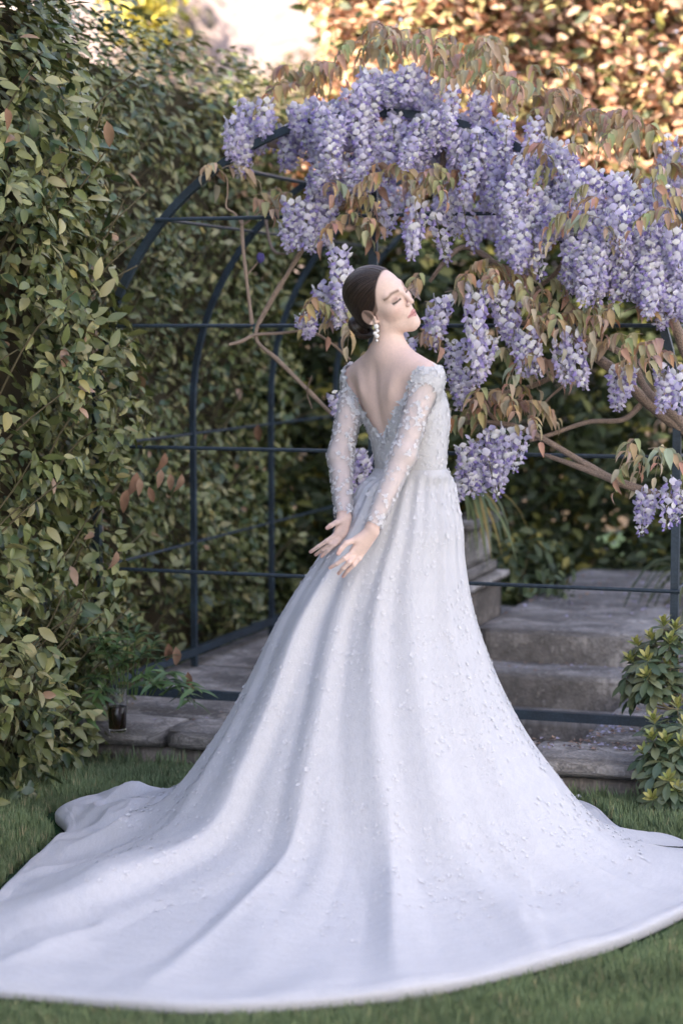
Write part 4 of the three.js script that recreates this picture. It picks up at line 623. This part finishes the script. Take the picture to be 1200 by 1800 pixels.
// hands: [fingers as chains of photo points with depth], palm between wrist and knuckles
function handOf(chains, palm, rad) {
  const cs = chains.map(([pts, r0, r1]) => ({ p: pts.map((q) => P3(...q)), r0, r1 })), pm = palm.map(([a, b, r0, r1]) => [P3(...a), P3(...b), r0, r1]);
  return { tips: cs, f: (x, y, z) => { let d = 9; for (const [a, b, r0, r1] of pm) d = smin(d, cone(x, y, z, a, b, r0, r1), 0.011); for (const c of cs) { let e = 9; const n = c.p.length - 1; for (let i = 0; i < n; i++) e = smin(e, cone(x, y, z, c.p[i], c.p[i + 1], lerp(c.r0, c.r1, i / n), lerp(c.r0, c.r1, (i + 1) / n)), 0.003); d = smin(d, e, 0.005); } return d; } };
}
const handR = handOf([
  [[[627, 948, 5.69], [608, 955, 5.675], [599, 965, 5.668], [594, 973, 5.665]], 0.0091, 0.0063],
  [[[618, 972, 5.685], [605, 982, 5.665], [592, 991, 5.668], [580, 998, 5.68]], 0.0073, 0.0052],
  [[[624, 976, 5.69], [613, 989, 5.665], [603, 999, 5.668], [595, 1008, 5.685]], 0.0076, 0.0054],
  [[[631, 976, 5.70], [621, 993, 5.68], [611, 1003, 5.69], [603, 1013, 5.705]], 0.0073, 0.0052],
  [[[638, 971, 5.71], [631, 983, 5.69], [623, 992, 5.688], [616, 999, 5.695]], 0.0065, 0.0047],
], [[[652, 932, 5.70], [620, 968, 5.688], 0.0150, 0.0098], [[652, 932, 5.70], [626, 972, 5.692], 0.0150, 0.0098], [[654, 934, 5.70], [633, 972, 5.70], 0.0150, 0.0098], [[656, 936, 5.70], [640, 967, 5.71], 0.0150, 0.0092], [[650, 934, 5.70], [628, 948, 5.69], 0.015, 0.0125]]);
const handL = handOf([
  [[[600, 914, 5.87], [590, 919, 5.855], [581, 924, 5.85], [575, 928, 5.85]], 0.0088, 0.0063],
  [[[590, 940, 5.865], [574, 951, 5.845], [559, 961, 5.85], [546, 970, 5.862]], 0.0073, 0.0054],
  [[[594, 944, 5.868], [581, 956, 5.85], [567, 966, 5.86], [555, 975, 5.878]], 0.0074, 0.0054],
  [[[599, 944, 5.872], [588, 957, 5.852], [576, 968, 5.853], [565, 978, 5.862]], 0.0073, 0.0052],
  [[[605, 940, 5.88], [596, 953, 5.87], [585, 962, 5.88], [576, 969, 5.89]], 0.0065, 0.0048],
], [[[604, 910, 5.885], [592, 936, 5.867], 0.0150, 0.0098], [[605, 910, 5.885], [597, 940, 5.87], 0.0150, 0.0098], [[606, 911, 5.885], [602, 940, 5.874], 0.0150, 0.0098], [[607, 912, 5.885], [607, 936, 5.88], 0.0150, 0.0092], [[603, 908, 5.885], [598, 915, 5.87], 0.015, 0.0125]]);
function arms(x, y, z, grow = 0) {
  const up = 0.037 + grow, el = 0.0295 + grow, fo = 0.030 + grow, wr = 0.0195 + grow;
  const r = smin(cone(x, y, z, J.sR, J.eR, up, el), cone(x, y, z, J.eR, J.wR, fo, wr), 0.025), l = smin(cone(x, y, z, J.sL, J.eL, up, el), cone(x, y, z, J.eL, J.wL, fo, wr), 0.025); return [r, l];
}
const trap = [[J.nk, J.sR], [J.nk, J.sL]];
function trunkAndArms(x, y, z, g, ga) { // garment offsets included
  const [r, l] = arms(x, y, z, ga); let d = torso(x, y, z) - g;
  d = smin(d, cone(x, y, z, J.nk, J.sR, 0.040, 0.040) - g, 0.055); d = smin(d, cone(x, y, z, J.nk, J.sL, 0.040, 0.038) - g, 0.055);
  return [d, r, l];
}
function bodySDF(x, y, z) {
  const [t, r, l] = trunkAndArms(x, y, z, 0, 0); let d = smin(smin(t, r, 0.022), l, 0.022);
  d = smin(d, cone(x, y, z, J.nk2, J.nk, 0.0425, 0.044), 0.022);
  const hx = x - HO.x, hy = y - HO.y, hz = z - HO.z, far = Math.sqrt(hx * hx + hy * hy + hz * hz) - 0.16;
  if (far < 0.03) { const q = headLocal(x, y, z); d = smin(d, head(q[0], q[1], q[2]) * HS, 0.012); } else d = Math.min(d, far);
  if (y < 1.06) { d = smin(d, handR.f(x, y, z), 0.008); d = smin(d, handL.f(x, y, z), 0.008); }
  return d;
}
// the neckline: > 0 where there is dress
function dressed(x, y, z) {
  const [xb, zb] = bodyLocal(x, y, z);
  if (zb > 0.0 && Math.abs(xb) < 0.16) return (1.40 + 0.02 * Math.abs(xb) / 0.1 - y);
  const ax = Math.abs(xb + 0.004), yv = Math.min(1.445, ax < 0.125 ? 1.232 + ax * 1.1 : 1.3695 + (ax - 0.125) * 1.9); return yv - y;
}
const bride = thing('person', 'bride seen from behind in a white lace gown with long train, face turned right', 'person', V(0, 0, 0));
const skinTex = texture(256, (i) => { const v = 0.96 + 0.03 * (n32[i] - 0.5) + 0.05 * (n128[i] - 0.5); return [v, v * 0.99, v * 0.985]; }, true, 6);
{
  const g = mesher(bodySDF, [-0.14, 0.79, -6.26], [0.40, 1.75, -5.60], 0.0021);
  const p = g.attributes.position, col = new Float32Array(p.count * 3), tips = [handR, handL].flatMap((h) => h.tips.map((c) => c.p[c.p.length - 1]));
  const mix = (c, t, k) => { for (let i = 0; i < 3; i++) c[i] = lerp(c[i], t[i], k); };
  for (let i = 0; i < p.count; i++) {
    const x = p.getX(i), y = p.getY(i), z = p.getZ(i), n = fbm(x * 30, y * 30, z * 30, 2) - 0.5, c = [0.84 + 0.03 * n, 0.635 + 0.03 * n, 0.55 + 0.03 * n];
    const [a, b, d] = headLocal(x, y, z), ax = Math.abs(a);
    if (Math.hypot(a, b, d) < 0.17) {
      mix(c, [0.85, 0.64, 0.55], smoothstep(d, 0, 0.05) * 0.7);
      // cheeks, eyelids, lashes, brows, lips
      mix(c, [0.74, 0.44, 0.37], 0.45 * Math.exp(-sq((ax - 0.05) / 0.018) - sq((b + 0.012) / 0.016)) * (d > 0.03 ? 1 : 0));
      if (d > 0.045) {
        mix(c, [0.32, 0.19, 0.15], 0.85 * Math.exp(-sq((ax - 0.035) / 0.015) - sq((b - 0.021) / 0.0075)));
        const ly = 0.0105 + 0.09 * Math.max(0, ax - 0.036) - 0.03 * Math.max(0, 0.03 - ax); if (ax > 0.0165 && ax < 0.053) mix(c, [0.02, 0.014, 0.012], 1.0 * Math.exp(-sq((b - ly) / (0.0034 + 0.08 * Math.max(0, ax - 0.033)))));
        const by = 0.0385 + 0.17 * clamp(ax - 0.016, 0, 0.022) - 0.35 * Math.max(0, ax - 0.042); if (ax > 0.013 && ax < 0.06) mix(c, [0.17, 0.10, 0.065], 0.85 * Math.exp(-sq((b - by) / (0.0052 - 0.03 * Math.max(0, ax - 0.03)))) * smoothstep(ax, 0.012, 0.018));
        const lip = Math.min(cone(ax, b, d, [0.004, -0.0475, 0.0985], [0.022, -0.0545, 0.086], 0.0048, 0.002), cone(ax, b, d, [0, -0.0585, 0.0975], [0.021, -0.0555, 0.086], 0.0056, 0.002)); mix(c, [0.62, 0.29, 0.29], 0.9 * smoothstep(lip, 0.0026, 0.0006));
        if (ax < 0.022 && d > 0.08) mix(c, [0.2, 0.06, 0.06], 0.75 * Math.exp(-sq((b + 0.0533 + 0.0) / 0.0012)));
      }
      mix(c, [0.16, 0.10, 0.075], 0.85 * smoothstep(hairClip(a, b, d), 0.006, -0.002));
    }
    if (y < 1.0) { let t = 9; for (const q of tips) t = Math.min(t, Math.hypot(x - q[0], y - q[1], z - q[2])); mix(c, [0.76, 0.42, 0.36], 0.5 * smoothstep(t, 0.02, 0.006)); }
    col.set(c, i * 3);
  }
  g.setAttribute('color', new THREE.BufferAttribute(col, 3)); const uv = new Float32Array(p.count * 2); for (let i = 0; i < p.count; i++) { uv[i * 2] = p.getX(i) + p.getZ(i) * 0.7; uv[i * 2 + 1] = p.getY(i); } g.setAttribute('uv', new THREE.BufferAttribute(uv, 2));
  part('body', g, phys({ vertexColors: true, map: skinTex, roughness: 0.5, specularIntensity: 0.7, sheen: 0.15, sheenColor: C(0.9, 0.7, 0.6), sheenRoughness: 0.6 }), bride);
}
// hair: below zero where it grows
function hairClip(x, y, z) { const k = y > 0.012 ? 0.024 + 0.33 * (y - 0.012) + 0.10 * Math.max(0, y - 0.075) : 0.024 + 1.35 * (y - 0.012); return z - k; }
{
  const swirl = (x, y, z, c, R, r, tilt) => { x -= c[0]; y -= c[1]; z -= c[2]; const ct = Math.cos(tilt), st = Math.sin(tilt), Y = y * ct - z * st, Z = y * st + z * ct; return Math.hypot(Math.hypot(x, Y) - R, Z) - r; };
  const hair = (x, y, z) => {
    const q = headLocal(x, y, z), [a, b, c] = q; let d = smin(cranium(a, b, c, 0.0055), ellip(a, b, c, [0, -0.005, -0.05], [0.058, 0.062, 0.052]), 0.03);
    const bunA = Math.atan2(b + 0.042, a); d = smax(d, hairClip(a, b, c) * 0.9, 0.005); d -= 0.0012 * Math.exp(-sq((Math.abs(a) - 0.006) / 0.005)) * (b > 0.1 ? -1 : 0);
    d = smin(d, ellip(a, b, c, [0, -0.045, -0.112], [0.036, 0.034, 0.026]), 0.012);
    d = smin(d, swirl(a, b, c, [0.004, -0.045, -0.118], 0.026, 0.0135 + 0.0015 * Math.sin(bunA * 3), 0.35), 0.004);
    d = smin(d, swirl(a, b, c, [0.024, -0.066, -0.096], 0.024, 0.0085, 1.1), 0.003); d = smin(d, swirl(a, b, c, [0.012, -0.058, -0.122], 0.017, 0.007, 0.8), 0.003);
    return d * HS * 0.9;
  };
  const lo = [HO.x - 0.2, HO.y - 0.17, HO.z - 0.17], hi = [HO.x + 0.15, HO.y + 0.18, HO.z + 0.17], g = mesher(hair, lo, hi, 0.0021), p = g.attributes.position, uv = new Float32Array(p.count * 2), ax = V(0, 0.62, 0.78).normalize(), o = V(0, -0.03, -0.06), e1 = V(1, 0, 0), e2 = ax.clone().cross(e1);
  for (let i = 0; i < p.count; i++) { const q = headLocal(p.getX(i), p.getY(i), p.getZ(i)), v = V(...q); if (q[2] < -0.092 && q[1] < 0.0) { const a = Math.atan2(q[1] + 0.045, q[0] - 0.004), R = Math.hypot(q[1] + 0.045, q[0]); uv[i * 2] = (R * 60 + q[2] * 40) * 0.16; uv[i * 2 + 1] = a * 0.3; } else { v.sub(o); uv[i * 2] = Math.abs(Math.atan2(v.dot(e2), v.dot(e1)) + Math.PI / 2 > Math.PI ? 0 : Math.atan2(v.dot(e1), -v.dot(e2))) * 1.1; uv[i * 2 + 1] = v.dot(ax) * 2; } }
  g.setAttribute('uv', new THREE.BufferAttribute(uv, 2));
  const S = 256, ra = rng(5), row = Float32Array.from({ length: S }, () => ra()), row2 = Float32Array.from({ length: S }, (_, i) => 0.5 * row[i] + 0.25 * row[(i + 1) % S] + 0.25 * row[(i + S - 1) % S]);
  const strand = texture(S, (i, x, y) => { const k = row2[(x + Math.floor(2 * n8[i])) % S] * 0.6 + 0.4 * row[(x * 3) % S] + 0.15 * (n32[i] - 0.5), v = 0.55 + 1.1 * (k - 0.5); return [v, v * 0.9, v * 0.8]; }, true, 1);
  part('hair', g, phys({ color: C(0.105, 0.068, 0.05), map: strand, bumpMap: strand, bumpScale: 0.002, roughness: 0.36, specularIntensity: 1, sheen: 0.5, sheenColor: C(0.5, 0.42, 0.36), sheenRoughness: 0.5 }), bride);
}
// earring
{
  const e = new THREE.Group(); e.name = 'earring'; const c = headWorld(0.081, -0.034, 0.001); e.position.copy(c); bride.add(e);
  const pm = phys({ color: C(0.85, 0.83, 0.82), roughness: 0.18, clearcoat: 0.6 }), gm = std({ color: C(0.75, 0.7, 0.62), roughness: 0.25, metalness: 0.9 });
  const flower = (y, x, s) => { const gs = []; for (let k = 0; k < 5; k++) { const a = k * 1.2566; gs.push(new THREE.IcosahedronGeometry(s * 0.5, 1).scale(1, 1, 0.5).translate(Math.cos(a) * s * 0.55 + x, Math.sin(a) * s * 0.55 + y, 0.004)); } gs.push(new THREE.IcosahedronGeometry(s * 0.4, 1).translate(x, y, 0.006)); part('pearl', mergeGeometries(gs), pm, e); };
  flower(0, 0, 0.0075); flower(-0.013, 0.003, 0.0055); flower(-0.020, -0.0045, 0.0055); flower(-0.0275, 0.002, 0.0065); part('pearl', new THREE.SphereGeometry(0.0042, 14, 10).translate(0.001, -0.0415, 0.004), pm, e); part('wire', new THREE.CylinderGeometry(0.0008, 0.0008, 0.042, 5).translate(0.001, -0.02, 0.002), gm, e);
}
// lace appliqué: five-petalled flower and a leaf spray, lying in the xz plane, facing +y
const lace = [];
{
  const r = rng(77);
  for (let k = 0; k < 5; k++) {
    const gs = [], n = 4 + (k % 3), R = 0.0105;
    for (let i = 0; i < n; i++) { const a = i / n * 6.283 + r() * 0.5, L = R * (0.8 + 0.45 * r()), g = leafGeo(L, L * 0.8, 0.2, -0.10 - 0.16 * r(), 4, 0.1, 0.92, 0.55); gs.push(placeGeo(g, frameM(V(0, 0, 0), V(Math.cos(a), 0.03 + 0.09 * r(), Math.sin(a)), V(0, 1, 0), 1))); }
    if (k > 2) for (const s of [-1, 1]) gs.push(placeGeo(leafGeo(0.02, 0.008, 0.2, 0.2, 3), frameM(V(0, 0, 0), V(s, 0.12, 0.6), V(0, 1, 0), 1)));
    const bead = new THREE.IcosahedronGeometry(0.0016, 0).translate(0, 0.0025, 0); lace.push(mergeGeometries([...gs.map((g) => { g.deleteAttribute('uv'); return g.toNonIndexed(); }), (bead.deleteAttribute('uv'), bead)]));
  }
}
const laceMat = phys({ color: C(0.73, 0.725, 0.745), roughness: 0.7, transmission: 0.15, thickness: 0 });
const gownMat = phys({ color: C(0.655, 0.65, 0.67), map: fabricMap, bumpMap: laceBump, bumpScale: 0.0013, roughness: 0.62, sheen: 0.25, sheenColor: C(1, 1, 1), sheenRoughness: 0.5 });
const sheerMat = phys({ color: C(0.84, 0.84, 0.86), map: fabricMap, roughness: 0.8, transparent: true, opacity: 0.4 });
const lay = (p, n, s, a, r) => { const t = V(Math.cos(a), Math.sin(a), 0.3).cross(n).normalize(); return frameM(p.clone().addScaledVector(n, 0.0004), t, n, s); };
// bodice and sleeves
{
  const wr = (x, y, z) => 0.0028 * (fbm(x * 26 + y * 30, y * 62, z * 26, 2) - 0.5) * smoothstep(y, 1.36, 1.28);
  const garment = (x, y, z) => { const [t, r, l] = trunkAndArms(x, y, z, 0.005, 0.0065); return smin(smin(t, r + wr(x, y, z), 0.018), l + wr(x, y, z), 0.018); };
  const g = mesher(garment, [-0.12, 0.86, -6.26], [0.40, 1.52, -5.62], 0.0028), p = g.attributes.position, nn = g.attributes.normal, ix = g.index.array, sets = { bodice: [], sleeveR: [], sleeveL: [] };
  const cls = new Int8Array(p.count), edge = new Float32Array(p.count);
  for (let i = 0; i < p.count; i++) {
    const x = p.getX(i), y = p.getY(i), z = p.getZ(i), [t, r, l] = trunkAndArms(x, y, z, 0.005, 0.0065), m = Math.min(t, r, l); edge[i] = dressed(x, y, z);
    // the cuffs end at the wrists
    const along = (w, e) => (x - w[0]) * (e[0] - w[0]) + (y - w[1]) * (e[1] - w[1]) + (z - w[2]) * (e[2] - w[2]);
    cls[i] = edge[i] < 0 ? -1 : t <= m + 0.004 && y < 1.34 && t < Math.min(r, l) ? 0 : r < l ? (t < r ? 0 : along(J.wR, J.eR) < 0.0006 ? -1 : 1) : (t < l ? 0 : along(J.wL, J.eL) < 0.0006 ? -1 : 2);
    if (cls[i] === 0 && y < 1.128) cls[i] = -1;
  }
  for (let i = 0; i < ix.length; i += 3) { const c = [cls[ix[i]], cls[ix[i + 1]], cls[ix[i + 2]]]; if (Math.min(...c) < 0) continue; sets[['bodice', 'sleeveR', 'sleeveL'][Math.max(...c)]].push(ix[i], ix[i + 1], ix[i + 2]); }
  const cut = (ids) => { const re = new Map(), pos = [], nor = [], uv = [], idx = []; for (const q of ids) { if (!re.has(q)) { re.set(q, pos.length / 3); pos.push(p.getX(q), p.getY(q), p.getZ(q)); nor.push(nn.getX(q), nn.getY(q), nn.getZ(q)); const [xb, zb] = bodyLocal(p.getX(q), p.getY(q), p.getZ(q)); uv.push(Math.atan2(xb, -zb) * 0.12, p.getY(q)); } idx.push(re.get(q)); } const o = new THREE.BufferGeometry(); o.setAttribute('position', new THREE.Float32BufferAttribute(pos, 3)); o.setAttribute('normal', new THREE.Float32BufferAttribute(nor, 3)); o.setAttribute('uv', new THREE.Float32BufferAttribute(uv, 2)); o.setIndex(idx); return o; };
  const bod = part('bodice', cut(sets.bodice), gownMat, bride), sR = part('sleeve', cut(sets.sleeveR), sheerMat, bride), sL = part('sleeve', cut(sets.sleeveL), sheerMat, bride);
  bod.userData.label = 'fitted lace bodice with a deep V back'; sR.userData.label = 'sheer right sleeve with lace flowers'; sL.userData.label = 'sheer left sleeve with lace flowers';
  // lace flowers: dense along the neckline, scattered down the sleeves and bodice
  const r = rng(88), homes = [bod, sR, sL], got = [[], [], []], taken = [];
  for (let tries = 0, n = 0; tries < 60000 && n < 760; tries++) {
    const i = Math.floor(r() * p.count), c = cls[i]; if (c < 0) continue; const e = edge[i], z = nn.getZ(i); if (z < -0.35) continue;
    const near = e < 0.022 ? 1 : e < 0.05 ? 0.35 : 0; let pr = Math.max(near, c === 0 ? 0.28 : 0.10 + 0.45 * sq(1 - Math.abs(z)) + (Math.min(Math.hypot(p.getX(i) - J.wR[0], p.getY(i) - J.wR[1], p.getZ(i) - J.wR[2]), Math.hypot(p.getX(i) - J.wL[0], p.getY(i) - J.wL[1], p.getZ(i) - J.wL[2])) < 0.04 ? 0.8 : p.getY(i) < 0.99 ? 0.4 : 0)); if (r() > pr) continue;
    const q = V(p.getX(i), p.getY(i), p.getZ(i)), gap = near ? 0.008 : 0.012; if (taken.some((t) => t.distanceTo(q) < gap)) continue; taken.push(q); n++;
    const N = V(nn.getX(i), nn.getY(i), nn.getZ(i)), k = Math.floor(r() * 5), o = part('lace_flower', lace[k], laceMat, homes[c]); if (e < 0.02) N.addScaledVector(randDir(r), 0.5).normalize(); o.applyMatrix4(lay(q, N, (near ? 0.62 : 0.5) + 0.4 * r(), r() * 6.28, r));
    got[c].push(o); if (got[c].length > 290) break;
  }
}
// skirt and train
{
  const K = [ // height, left x, right x, near D, far D
    [1.14, 0, 0, 0.003, 0], [1.122, 0, 0, 0.014, 0], [1.09, 0.058, 0.338, 5.87, 6.12], [1.045, 0.032, 0.345, 5.845, 6.13], [0.957, -0.015, 0.360, 5.80, 6.15], [0.864, -0.068, 0.366, 5.76, 6.17], [0.70, -0.168, 0.398, 5.665, 6.20], [0.50, -0.268, 0.474, 5.51, 6.25], [0.33, -0.372, 0.572, 5.36, 6.30], [0.17, -0.50, 0.70, 5.18, 6.36],
  ];
  const NA = 540, NS = 190, pos = [], uv = [], idx = [];
  const keys = (a) => { // control points for angle a (x right, camera side positive)
    const c = Math.cos(a), s = Math.sin(a), out = K.map(([h, l, rr, n, f]) => { if (!f) { const q = section(h), xb = c * BR[0] + s * BR[1], zb = c * BF[0] + s * BF[1], R = 1 / Math.sqrt(sq(xb / q[1]) + sq(zb / (zb < 0 ? q[2] : q[3]))) + 0.005 + n; return V(q[0] + c * R, h, -6 + s * R); } const cx = (l + rr) / 2, cd = (n + f) / 2; return V(cx + (rr - l) / 2 * c, h, -cd + (f - n) / 2 * s); });
    const last = out[out.length - 1], H = hemR(Math.atan2(last.z - HEMC.z, last.x - HEMC.x)), rim = V(HEMC.x, 0, HEMC.z), dir = last.clone().sub(rim).setY(0).normalize(), end = rim.addScaledVector(dir, H);
    const lay0 = (t, h) => last.clone().lerp(end, t).setY(h); out.push(lay0(0.3, 0.09), lay0(0.62, 0.055), lay0(0.88, 0.04), lay0(0.98, 0.034), lay0(1.0, 0.015), lay0(0.99, 0.003)); return out;
  };
  const cr = (a, b, c, d, t) => { const q = (k) => 0.5 * (2 * b[k] + (c[k] - a[k]) * t + (2 * a[k] - 5 * b[k] + 4 * c[k] - d[k]) * t * t + (3 * b[k] - a[k] - 3 * c[k] + d[k]) * t * t * t); return V(q('x'), q('y'), q('z')); };
  const lens = [0, 0.022, 0.06, 0.11, 0.2, 0.3, 0.48, 0.72, 0.95, 1.2, 1.5, 1.85, 2.15, 2.28, 2.33, 2.36];
  // fold lines: [angle at waist, angle at hem, strength, half width one side, other side, start]
  const DEG = Math.PI / 180, folds = [[118, 104, 0.0168, 5, 9, 0.0], [97, 84, 0.0179, 6, 6, 0.0], [74, 62, 0.0149, 7, 7, 0.0], [48, 40, 0.0109, 8, 8, 0.0], [20, 22, 0.0089, 9, 9, 0.05], [142, 136, 0.0408, 5, 15, 0.1], [165, 158, 0.0188, 9, 8, 0.1], [188, 178, 0.0188, 8, 8, 0.1], [215, 200, 0.0149, 8, 9, 0.2], [128, 119, -0.0099, 5, 5, 0.2], [108, 93, -0.0080, 5, 5, 0.1], [300, 300, 0.0099, 12, 12, 0.1], [255, 250, 0.0099, 12, 12, 0.1], [335, 340, 0.0069, 10, 10, 0.1]];
  const total = lens[lens.length - 1], base = [];
  for (let j = 0; j <= NS; j++) {
    const tt = j / NS, L = total * (tt < 0.93 ? tt / 0.93 * 0.965 : 0.965 + (tt - 0.93) / 0.07 * 0.035); let k = 0; while (k < lens.length - 2 && L > lens[k + 1]) k++; const t = clamp((L - lens[k]) / (lens[k + 1] - lens[k]), 0, 1);
    base.push({ L, k, t });
  }
  const colKeys = [], P = [];
  for (let i = 0; i <= NA; i++) colKeys.push(keys(i / NA * Math.PI * 2));
  for (let j = 0; j <= NS; j++) for (let i = 0; i <= NA; i++) { const q = colKeys[i], { k, t } = base[j]; P.push(cr(q[Math.max(0, k - 1)], q[k], q[k + 1], q[Math.min(q.length - 1, k + 2)], t)); }
  const N0 = (j, i) => { const a = P[j * (NA + 1) + (i + 1) % NA], b = P[j * (NA + 1) + (i + NA - 1) % NA], c = P[Math.min(NS, j + 1) * (NA + 1) + i], d = P[Math.max(0, j - 1) * (NA + 1) + i]; const n = a.clone().sub(b).cross(c.clone().sub(d)).normalize(); return n; };
  const out = [];
  for (let j = 0; j <= NS; j++) for (let i = 0; i <= NA; i++) {
    const p = P[j * (NA + 1) + i].clone(), L = base[j].L, n = N0(j, i % NA), deg = i / NA * 360; const c0 = V(0.12, p.y, -5.9); if (n.dot(p.clone().sub(c0).setY(0.25)) < 0) n.negate();
    let f = 0; const grow = smoothstep(L, 0.0, 0.9);
    for (const [a0, a1, s, w0, w1, st] of folds) { const ac = lerp(a0, a1, smoothstep(L, 0.2, 2.1)) + 3 * Math.sin(L * 2.1 + a0); let d = deg - ac; d = ((d + 540) % 360) - 180; const w = (d < 0 ? w0 : w1) * lerp(1, 0.75, smoothstep(L, 0.2, 1.4)), env = smoothstep(L, st, st + 0.5) * (L > 1.5 ? lerp(1, 0.28, smoothstep(L, 1.5, 2.2)) : 1); f += s * env * Math.exp(-(sq(d / w))); }
    // small pleats gathered at the waist
    f += 0.0035 * Math.sin(deg * 0.42) * smoothstep(L, 0.0, 0.08) * smoothstep(L, 0.7, 0.15);
    const left = smoothstep(-p.x, 0.25, 0.75), rum = fbm(p.x * 3.4 + 4, p.z * 3.4, p.y * 2, 3) - 0.5, rum2 = fbm(p.x * 8 + 2, p.z * 8, 7, 2) - 0.5;
    f += smoothstep(L, 0.6, 1.4) * smoothstep(L, 2.33, 2.15) * (0.05 * rum * (0.5 + left) + 0.012 * rum2 * (0.4 + left));
    { const rg = (v) => 1 - Math.abs(2 * v - 1), cr1 = sq(rg(fbm(deg * 0.075 + 3, L * 0.9, 2, 2))), cr2 = sq(rg(fbm(p.x * 4.5, p.z * 6 + 3, 5, 2))); f += smoothstep(L, 0.9, 1.5) * smoothstep(L, 2.34, 2.1) * (0.022 * (cr1 - 0.6) * (p.x > 0.5 ? 0.4 : 1) + 0.05 * left * smoothstep(-p.z, 5.4, 6.1) * (cr2 - 0.45)); }
    if (L > 1.2) f += 0.05 * left * smoothstep(-p.z, 5.9, 6.5) * smoothstep(L, 2.34, 2.0) * Math.max(0, Math.sin(deg * 0.11 + p.x * 14));
    if (L > 1.1) f = Math.max(f, -0.012); p.addScaledVector(n, f); p.y = Math.max(p.y, 0.006 + 0.02 * smoothstep(L, 2.33, 2.2)); p.y += (L > 2.2 && L < 2.34 ? 0.008 * (fbm(deg * 0.08, 3, 1, 2) - 0.3) : 0); out.push(p); pos.push(p.x, p.y, p.z); uv.push(deg / 360 * 5, L);
  }
  for (let j = 0; j < NS; j++) for (let i = 0; i < NA; i++) { const a = j * (NA + 1) + i, b = a + NA + 1; idx.push(a, a + 1, b, a + 1, b + 1, b); }
  const g = geoOf(pos, idx, uv); { const n = g.attributes.normal; for (let j = 0; j <= NS; j++) { const a = j * (NA + 1), b = a + NA, v = V(n.getX(a) + n.getX(b), n.getY(a) + n.getY(b), n.getZ(a) + n.getZ(b)).normalize(); n.setXYZ(a, v.x, v.y, v.z); n.setXYZ(b, v.x, v.y, v.z); } }
  const skirt = part('skirt', g, gownMat, bride); skirt.userData.label = 'full white skirt spreading into a long train on the grass';
  // waist seam
  const ring = []; for (let i = 0; i < 60; i++) { const q = keys(i / 60 * Math.PI * 2)[0]; ring.push(V(q.x, q.y + 0.006 + 0.012 * Math.cos(i / 60 * 6.283) * 0.5, q.z)); }
  // lace on the skirt
  const r = rng(99), m = lace.map(() => []), nrm = g.attributes.normal; let made = 0; const taken = [];
  for (let tries = 0; tries < 40000 && made < 1500; tries++) {
    const i = Math.floor(r() * (NA / 360) * 220 + (-10 + 360) * NA / 360) % NA, L = Math.pow(r(), 0.85) * 2.0, j = base.findIndex((b) => b.L >= L); if (j < 1) continue;
    const q = out[j * (NA + 1) + i], patch = fbm(q.x * 7, q.y * 7, q.z * 7, 2), pr = L < 0.5 ? 0.5 : L < 1.25 ? 0.3 : L < 1.75 ? 0.22 * smoothstep(L, 1.8, 1.3) + 0.02 : 0.0; if (r() > pr * smoothstep(patch, 0.36, 0.56)) continue;
    if (taken.some((t) => t.distanceToSquared(q) < 0.0003)) continue; taken.push(q); let N = V(nrm.getX(j * (NA + 1) + i), nrm.getY(j * (NA + 1) + i), nrm.getZ(j * (NA + 1) + i)); if (N.dot(q.clone().sub(V(0.15, q.y - 0.2, -5.95))) < 0) N.negate();
    const k = Math.floor(r() * 5), M4 = lay(q, N, 0.45 + 0.65 * r() * r(), r() * 6.28, r); made++;
    if (made <= 290) part('lace_flower', lace[k], laceMat, skirt).applyMatrix4(M4); else m[k].push(M4);
  }
  m.forEach((list, k) => list.length && stuff('lace_flowers', lace[k], laceMat, skirt, list));
}
renderer.render(scene, camera);
